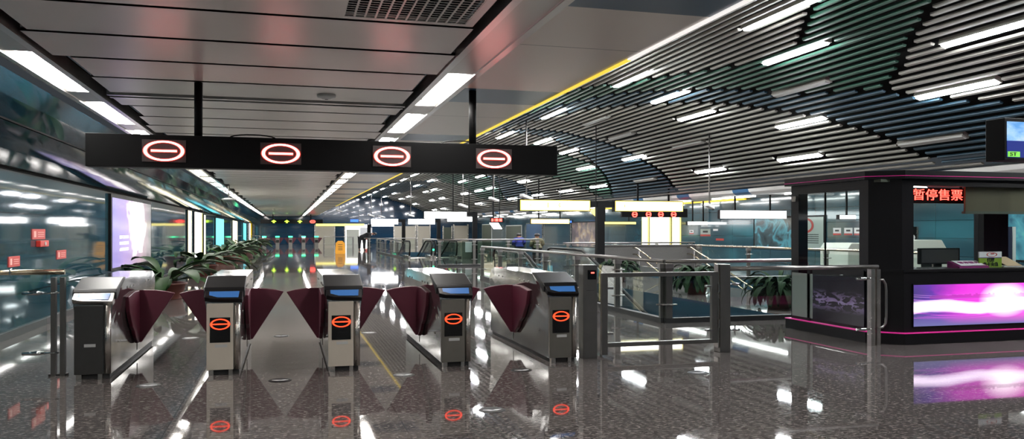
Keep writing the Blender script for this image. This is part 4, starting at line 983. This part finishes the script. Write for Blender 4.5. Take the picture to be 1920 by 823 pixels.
# baggage scanners behind the kiosk
def scanner(px0, px1, ytop, Y, label):
    a, zt = W(px0, ytop, Y); b_, _ = W(px1, ytop, Y); w_ = b_ - a; t = thing('baggage_scanner', (a, Y, 0), label, 'scanner')
    mb = MB(); mb.prism([(0, .45), (0, zt - .15), (.12, zt), (w_ - .35, zt), (w_ - .1, zt * .72), (w_, .45)], 0, 1.3, 'y'); mb.build('tunnel_hood', 'beige', t, bevel=.02)
    MB().box(-.5, w_ + .5, .15, 1.15, .38, .46).build('conveyor', 'rubber', t); MB().box(0, w_, .1, 1.2, 0, .38).build('base', 'steel_dark', t)
    MB().box(.05, w_ - .4, -.01, 0, zt * .80, zt * .81).build('seam', 'gasket', t); MB().box(w_ * .3, w_ * .7, -.02, 0, .46, zt * .62).build('curtain', 'rubber', t)
scanner(1700, 1788, 450, 16.8, 'beige baggage scanner behind the kiosk monitor')
scanner(1590, 1660, 456, 20.5, 'beige baggage scanner seen through the kiosk side glass')
scanner(1478, 1500, 472, 21., 'low beige machine left of the kiosk rear post') if False else None
x0, z0 = W(1832, 425, 13.5); x1, z1 = W(1898, 490, 13.5)
t = thing('information_board', (x0, 13.5, 0), 'navy board with a white train symbol and Security Check lettering', 'board')
MB().box(0, x1 - x0, 0, .08, 0, z0).build('panel', pm('navy_board', (.012, .018, .035), .4), t); MB().box(x1 - x0, x1 - x0 + .07, -.02, .1, 0, z0).build('side_frame', 'frost', t)
wx = x1 - x0; zz = W(1860, 447, 13.5)[1]
mb = MB(); c0, c1 = wx * .10, wx * .86
mb.box(c0, c1, -.006, 0, zz + .13, zz + .145).box(c0, c1, -.006, 0, zz - .145, zz - .13).box(c0, c0 + .02, -.006, 0, zz - .13, zz + .13).box(c1 - .02, c1, -.006, 0, zz - .13, zz + .13); mb.build('symbol_border', 'paperw', t)
mb = MB(); mb.prism([(wx * .2, zz + .07), (wx * .58, zz + .07), (wx * .70, zz + .0), (wx * .70, zz - .09), (wx * .2, zz - .09), (wx * .2, zz - .07), (wx * .62, zz - .07), (wx * .62, zz - .01), (wx * .54, zz + .045), (wx * .2, zz + .045)], -.006, 0, 'y'); mb.build('train_symbol', 'paperw', t)
text('lettering', 'Security Check', .085, 'paperw', t, (wx * .48, -.004, zz - .21), sx=1.1)
x0, z0 = W(1701, 425, 19.2); x1, z1 = W(1719, 462, 19.2)
t = thing('poster_stand', (x0 - .4, 19.2, 0), 'dark poster stand leaning behind the baggage scanner', 'stand'); MB().box(0, x1 - x0 + .4, 0, .05, 0, z0).build('panel', 'sign_black', t); MB().box(x1 - x0 + .38, x1 - x0 + .44, -.02, .06, 0, z0).build('frame_edge', 'steel', t)
mb = MB(); mb.ring((x1 - x0) * .5 + .4, z0 - .30, .10, .05, .8, -.01, 0, 24); mb.build('round_symbol', 'paperw', t)
# a thin black post with a box fitting seen in the kiosk
# ------------------------------------------------------------------ floor items
def marker(x, y, label, ang=0.):
    t = thing('floor_marker', (x, y, 0), label, 'floor marker', 'round metal markers let into the floor', rz=ang)
    MB().lathe([(.001, .004), (.085, .004), (.105, .006), (.115, .001)], 32).build('disc', 'rubber', t)
    mb = MB(); mb.ring(0, 0, .112, .100, 1., .004, .008, 32, mat=Matrix.Rotation(R(-90), 4, 'X')); mb.build('rim', 'gasket', t)
    mb = MB(); mb.prism([(-.08, -.01), (-.03, -.05), (.03, -.05), (.08, -.01), (.03, -.01), (0, -.03), (-.03, -.01)], .005, .008); mb.build('arrow', 'paperw', t)
    return t
mk = [((-1.29, 8.6), 'round floor marker in front of the first lane'), ((-.06, 8.55), 'round floor marker in front of the second lane'), ((1.18, 8.52), 'round floor marker in front of the third lane'), ((2.44, 8.48), 'round floor marker in front of the fourth lane'),
      ((1.66, 6.66), 'lone round floor marker nearest the viewer'), ((4.2, 7.83), 'round floor marker in front of the swing gate'), ((-1.29, 12.24), 'round floor marker inside the first lane, beyond the flaps'), ((-.07, 12.15), 'round floor marker inside the second lane, beyond the flaps'), ((1.17, 12.19), 'round floor marker inside the third lane, beyond the flaps')]
m0 = marker(*mk[0][0], mk[0][1])
for p, l in mk[1:]: dup(m0, (*p, 0), label=l)
t = thing('wet_floor_sign', (3.4, 54.7, 0), 'yellow standing wet floor sign in the distance', 'sign')
mb = MB(); T1 = Matrix.Rotation(R(12), 4, 'X'); mb.prism([(-.30, 0), (-.33, .1), (-.28, .72), (-.14, .86), (.14, .86), (.28, .72), (.33, .1), (.30, 0)], -.02, .02, 'y', mat=Matrix.Translation((0, -.15, 0)) @ Matrix.Rotation(R(-10), 4, 'X')); mb.build('front_board', 'yellowp', t)
mb = MB(); mb.prism([(-.30, 0), (-.28, .72), (-.14, .86), (.14, .86), (.28, .72), (.30, 0)], -.02, .02, 'y', mat=Matrix.Translation((0, .18, 0)) @ Matrix.Rotation(R(10), 4, 'X')); mb.build('back_board', 'yellowp', t)
mb = MB(); [mb.box(-.14, .14, -.03, -.022, z, z + .03, mat=Matrix.Translation((0, -.15, 0)) @ Matrix.Rotation(R(-10), 4, 'X')) for z in (.25, .35, .45, .6)]; mb.build('printing', 'black_text', t)

# ------------------------------------------------------------------ plants
def foliage(seed, n, L, width, h0, spread, droop, xmin=-9):
    rnd = random.Random(seed); mb = MB()
    for k in range(n):
        a = k * 2.399 + rnd.uniform(-.3, .3); l = L * rnd.uniform(.6, 1.1); el = R(rnd.uniform(25, 82)); wd = width * rnd.uniform(.7, 1.15)
        ca, sa = math.cos(a), math.sin(a); p = Vector((ca * .05, sa * .05, h0)); d = el; N_ = 11; pts = []; ws = []
        for i in range(N_):
            tt = i / (N_ - 1); pts.append((p.copy(), d))
            blade = max(0., (tt - .28) / .72); ws.append(.007 if tt < .28 else wd * (math.sin(math.pi * min(1, blade * .94 + .05)) ** .75))
            st = l / (N_ - 1); p += Vector((ca * math.cos(d) * spread, sa * math.cos(d) * spread, math.sin(d))) * st; d -= droop * (0.35 + tt) / N_ * rnd.uniform(.8, 1.2) * 2
        pts = [(Vector((max(q.x, xmin + .1 * (q.z > .5)), q.y, max(q.z, .06))), dd) for q, dd in pts]
        v = []; f = []
        for (q, dd), w_ in zip(pts, ws):
            s = Vector((-sa, ca, 0)); up = Vector((-ca * math.sin(dd), -sa * math.sin(dd), math.cos(dd)))
            v += [q - s * w_ + up * w_ * .35, q - up * .002, q + s * w_ + up * w_ * .35]
        for i in range(N_ - 1):
            for j in (0, 1): f.append((i * 3 + j, i * 3 + j + 1, i * 3 + j + 4, i * 3 + j + 3))
        mb.add(v, f, 0, True)
    return mb
def plant(loc, label, seed, n=26, L=1.0, width=.10, pot=(.30, .24, .28), group='broad-leaved potted plants along the left wall', spread=1.35, droop=1.5, leaf='leaf', xmin=-9):
    t = thing('potted_plant', loc, label, 'potted plant', group); r1, r0, h = pot
    MB().lathe([(.001, 0), (r0, 0), (r0 * 1.02, .02), (r1 * .97, h * .88), (r1 * 1.04, h * .89), (r1 * 1.04, h), (r1 * .95, h), (r1 * .93, h - .03)], 28).build('pot', 'pot', t)
    MB().lathe([(.001, h - .04), (r1 * .95, h - .04)], 20).build('soil', 'soil', t)
    foliage(seed, n, L, width, h - .04, spread, droop, xmin).build('foliage', leaf, t); return t
plant((-2.60, 19.5, 0), 'nearest broad-leaved potted plant by the left wall, behind the first turnstile', 1, 26, 1.05, .15, (.46, .36, .36), spread=1.7, xmin=-.95)
ys_ = [29.5, 39.5, 48.5, 57.5, 66.5, 75.0]; pl = ['second nearest potted plant along the left wall', 'third nearest potted plant along the left wall, below the white doorway', 'fourth nearest potted plant along the left wall, below the cyan panel', 'fifth nearest potted plant along the left wall', 'sixth nearest potted plant along the left wall', 'farthest potted plant along the left wall']
for i, y in enumerate(ys_): plant((-2.75 + .04 * i, y, 0), pl[i], i + 2, 26, 1.05, .15, (.50, .38, .36), spread=2.0, xmin=-.75)
for (x, y, s, lab) in ((9.25, 14.0, 21, 'potted bush on the pale strip, nearest the kiosk'), (9.45, 17.7, 22, 'potted bush in the middle, seen through the swing gate'), (9.5, 22.6, 23, 'potted bush farther back beside the big sign pillar')):
    plant((x, y, 0), lab, s, 130, .86, .06, (.27, .21, .27), 'potted bushes between the wells', 1.0, 1.9, 'leaf2')

# ------------------------------------------------------------------ people
def person(loc, label, pose, coat, legs, rz=0., sc=1., hairlen=.05):
    t = thing('person', loc, label, 'person', rz=rz); t.scale = (sc * 1.5, sc * 1.5, sc)
    J = pose
    def skin(chains, radii, name, mat, parent):
        verts = []; edges = []; rad = []; idx = {}
        for ch in chains:
            prev = None
            for k in ch:
                if k not in idx: idx[k] = len(verts); verts.append(J[k]); rad.append(radii[k])
                if prev is not None: edges.append((prev, idx[k]))
                prev = idx[k]
        me = bpy.data.meshes.new(name); me.from_pydata(verts, edges, []); o = bpy.data.objects.new(name, me); COL.objects.link(o); o.parent = parent
        sk = o.modifiers.new('skin', 'SKIN'); me.skin_vertices.new() if not me.skin_vertices else None
        for i, r in enumerate(rad): me.skin_vertices[0].data[i].radius = (r, r)
        me.skin_vertices[0].data[0].use_root = True
        ss = o.modifiers.new('sub', 'SUBSURF'); ss.levels = 1; ss.render_levels = 2
        me.materials.append(M[mat]); 
        return o
    rd = dict(pel=.135, waist=.125, chest=.15, neck=.055, head=.088, crown=.085, ls=.07, rs=.07, le=.045, re=.045, lw=.030, rw=.030, lh=.035, rh=.035, lhip=.095, rhip=.095, lk=.062, rk=.062, la=.042, ra=.042, lt=.036, rt=.036)
    for s in 'lr':
        hp = Vector(J[s + 'h']); wr = Vector(J[s + 'w']); d = (hp - wr).normalized(); side = Vector((0, 1, 0)) if abs(d.y) < .8 else Vector((1, 0, 0))
        for i, (o_, ln) in enumerate(((-.030, .060), (-.010, .075), (.010, .080), (.030, .070), (.045, .045))):
            J[f'{s}f{i}a'] = tuple(hp + side * o_ + d * .025); J[f'{s}f{i}b'] = tuple(hp + side * o_ * 1.25 + d * (.025 + ln) + Vector((0, 0, -.012))); rd[f'{s}f{i}a'] = .010; rd[f'{s}f{i}b'] = .008
    ch = [['pel', 'waist', 'chest', 'neck', 'head', 'crown'], ['chest', 'ls', 'le', 'lw', 'lh'], ['chest', 'rs', 're', 'rw', 'rh'], ['pel', 'lhip', 'lk', 'la', 'lt'], ['pel', 'rhip', 'rk', 'ra', 'rt']]
    for s in 'lr':
        for i in range(5): ch.append([s + 'h', f'{s}f{i}a', f'{s}f{i}b'])
    body = skin(ch, rd, 'body', 'skin', t)
    rc = {k: v + .035 for k, v in rd.items()}; rc['neck'] = .066; rc['pel'] = .19; rc['waist'] = .18; rc['chest'] = .19
    skin([['waist', 'chest', 'neck'], ['chest', 'ls', 'le', 'lw'], ['chest', 'rs', 're', 'rw'], ['waist', 'pel']], rc, 'coat', coat, t)
    skin([['pel', 'lhip', 'lk', 'la'], ['pel', 'rhip', 'rk', 'ra']], {k: v + .016 for k, v in rd.items()}, 'trousers', legs, t)
    hc = Vector(J['head']) * .4 + Vector(J['crown']) * .6
    MB().lathe([(.001, .115), (.07, .10), (.108, .045), (.112, -.01), (.105, -hairlen), (.09, -hairlen - .01)], 18, mat=Matrix.Translation(hc + Vector((0, .02, .01)))).build('hair', 'hair', t)
    for s in (-1, 1): MB().box(-.045, .045, -.17, .10, 0, .07, mat=Matrix.Translation(Vector(J['lt' if s < 0 else 'rt']) + Vector((0, .04, -.04)))).build('shoe', 'rubber', t, bevel=.02)
    fc = Vector(J['head']) * .55 + Vector(J['crown']) * .45
    mb = MB(); mb.tube([fc + Vector((0, -.085, .0)), fc + Vector((0, -.112, -.035))], [.010, .017], 8); mb.build('nose', 'skin', t)
    mb = MB(); [mb.lathe([(.001, -.008), (.012, 0), (.001, .008)], 8, mat=Matrix.Translation(fc + Vector((s * .035, -.088, .012)))) for s in (-1, 1)]; mb.build('eyes', 'rubber', t)
    return t
stand = dict(pel=(0, 0, .92), waist=(0, 0, 1.08), chest=(0, .0, 1.30), neck=(0, 0, 1.47), head=(0, -.01, 1.57), crown=(0, -.01, 1.66), ls=(-.18, 0, 1.38), rs=(.18, 0, 1.38), le=(-.24, .02, 1.12), re=(.24, .02, 1.12), lw=(-.20, -.2, .98), rw=(.2, -.2, .98), lh=(-.18, -.27, .98), rh=(.18, -.27, .98),
             lhip=(-.10, 0, .86), rhip=(.10, 0, .86), lk=(-.11, -.02, .48), rk=(.11, -.02, .48), la=(-.11, .02, .09), ra=(.11, .02, .09), lt=(-.11, -.1, .045), rt=(.11, -.1, .045))
bend = dict(stand); bend.update(pel=(0, 0, .90), waist=(.12, 0, 1.02), chest=(.30, 0, 1.12), neck=(.44, 0, 1.17), head=(.54, 0, 1.16), crown=(.62, 0, 1.13), ls=(.33, -.17, 1.14), rs=(.33, .17, 1.14), le=(.30, -.2, .88), re=(.22, .2, .9), lw=(.02, -.1, .90), rw=(.04, .1, .92), lh=(-.04, -.1, .90), rh=(-.03, .1, .92))
person((5.60, 62.6 + 1.2, 0), 'distant person in dark clothes bending forward in front of the white shop', bend, 'cloth_dark', 'cloth_dark', sc=1.1)
X_, _ = W(1007, 440, 36.); person((X_, 36., 0), 'person in a khaki top seen from behind over the glass railing', dict(stand), 'cloth_khaki', 'cloth_dark', rz=math.pi, sc=.80)
X_, _ = W(973, 440, 39.5); person((X_, 39.5, 0), 'person in a blue top beyond the railing, left of the khaki one', dict(stand), 'cloth_blue', 'cloth_dark', rz=math.pi, sc=.80)
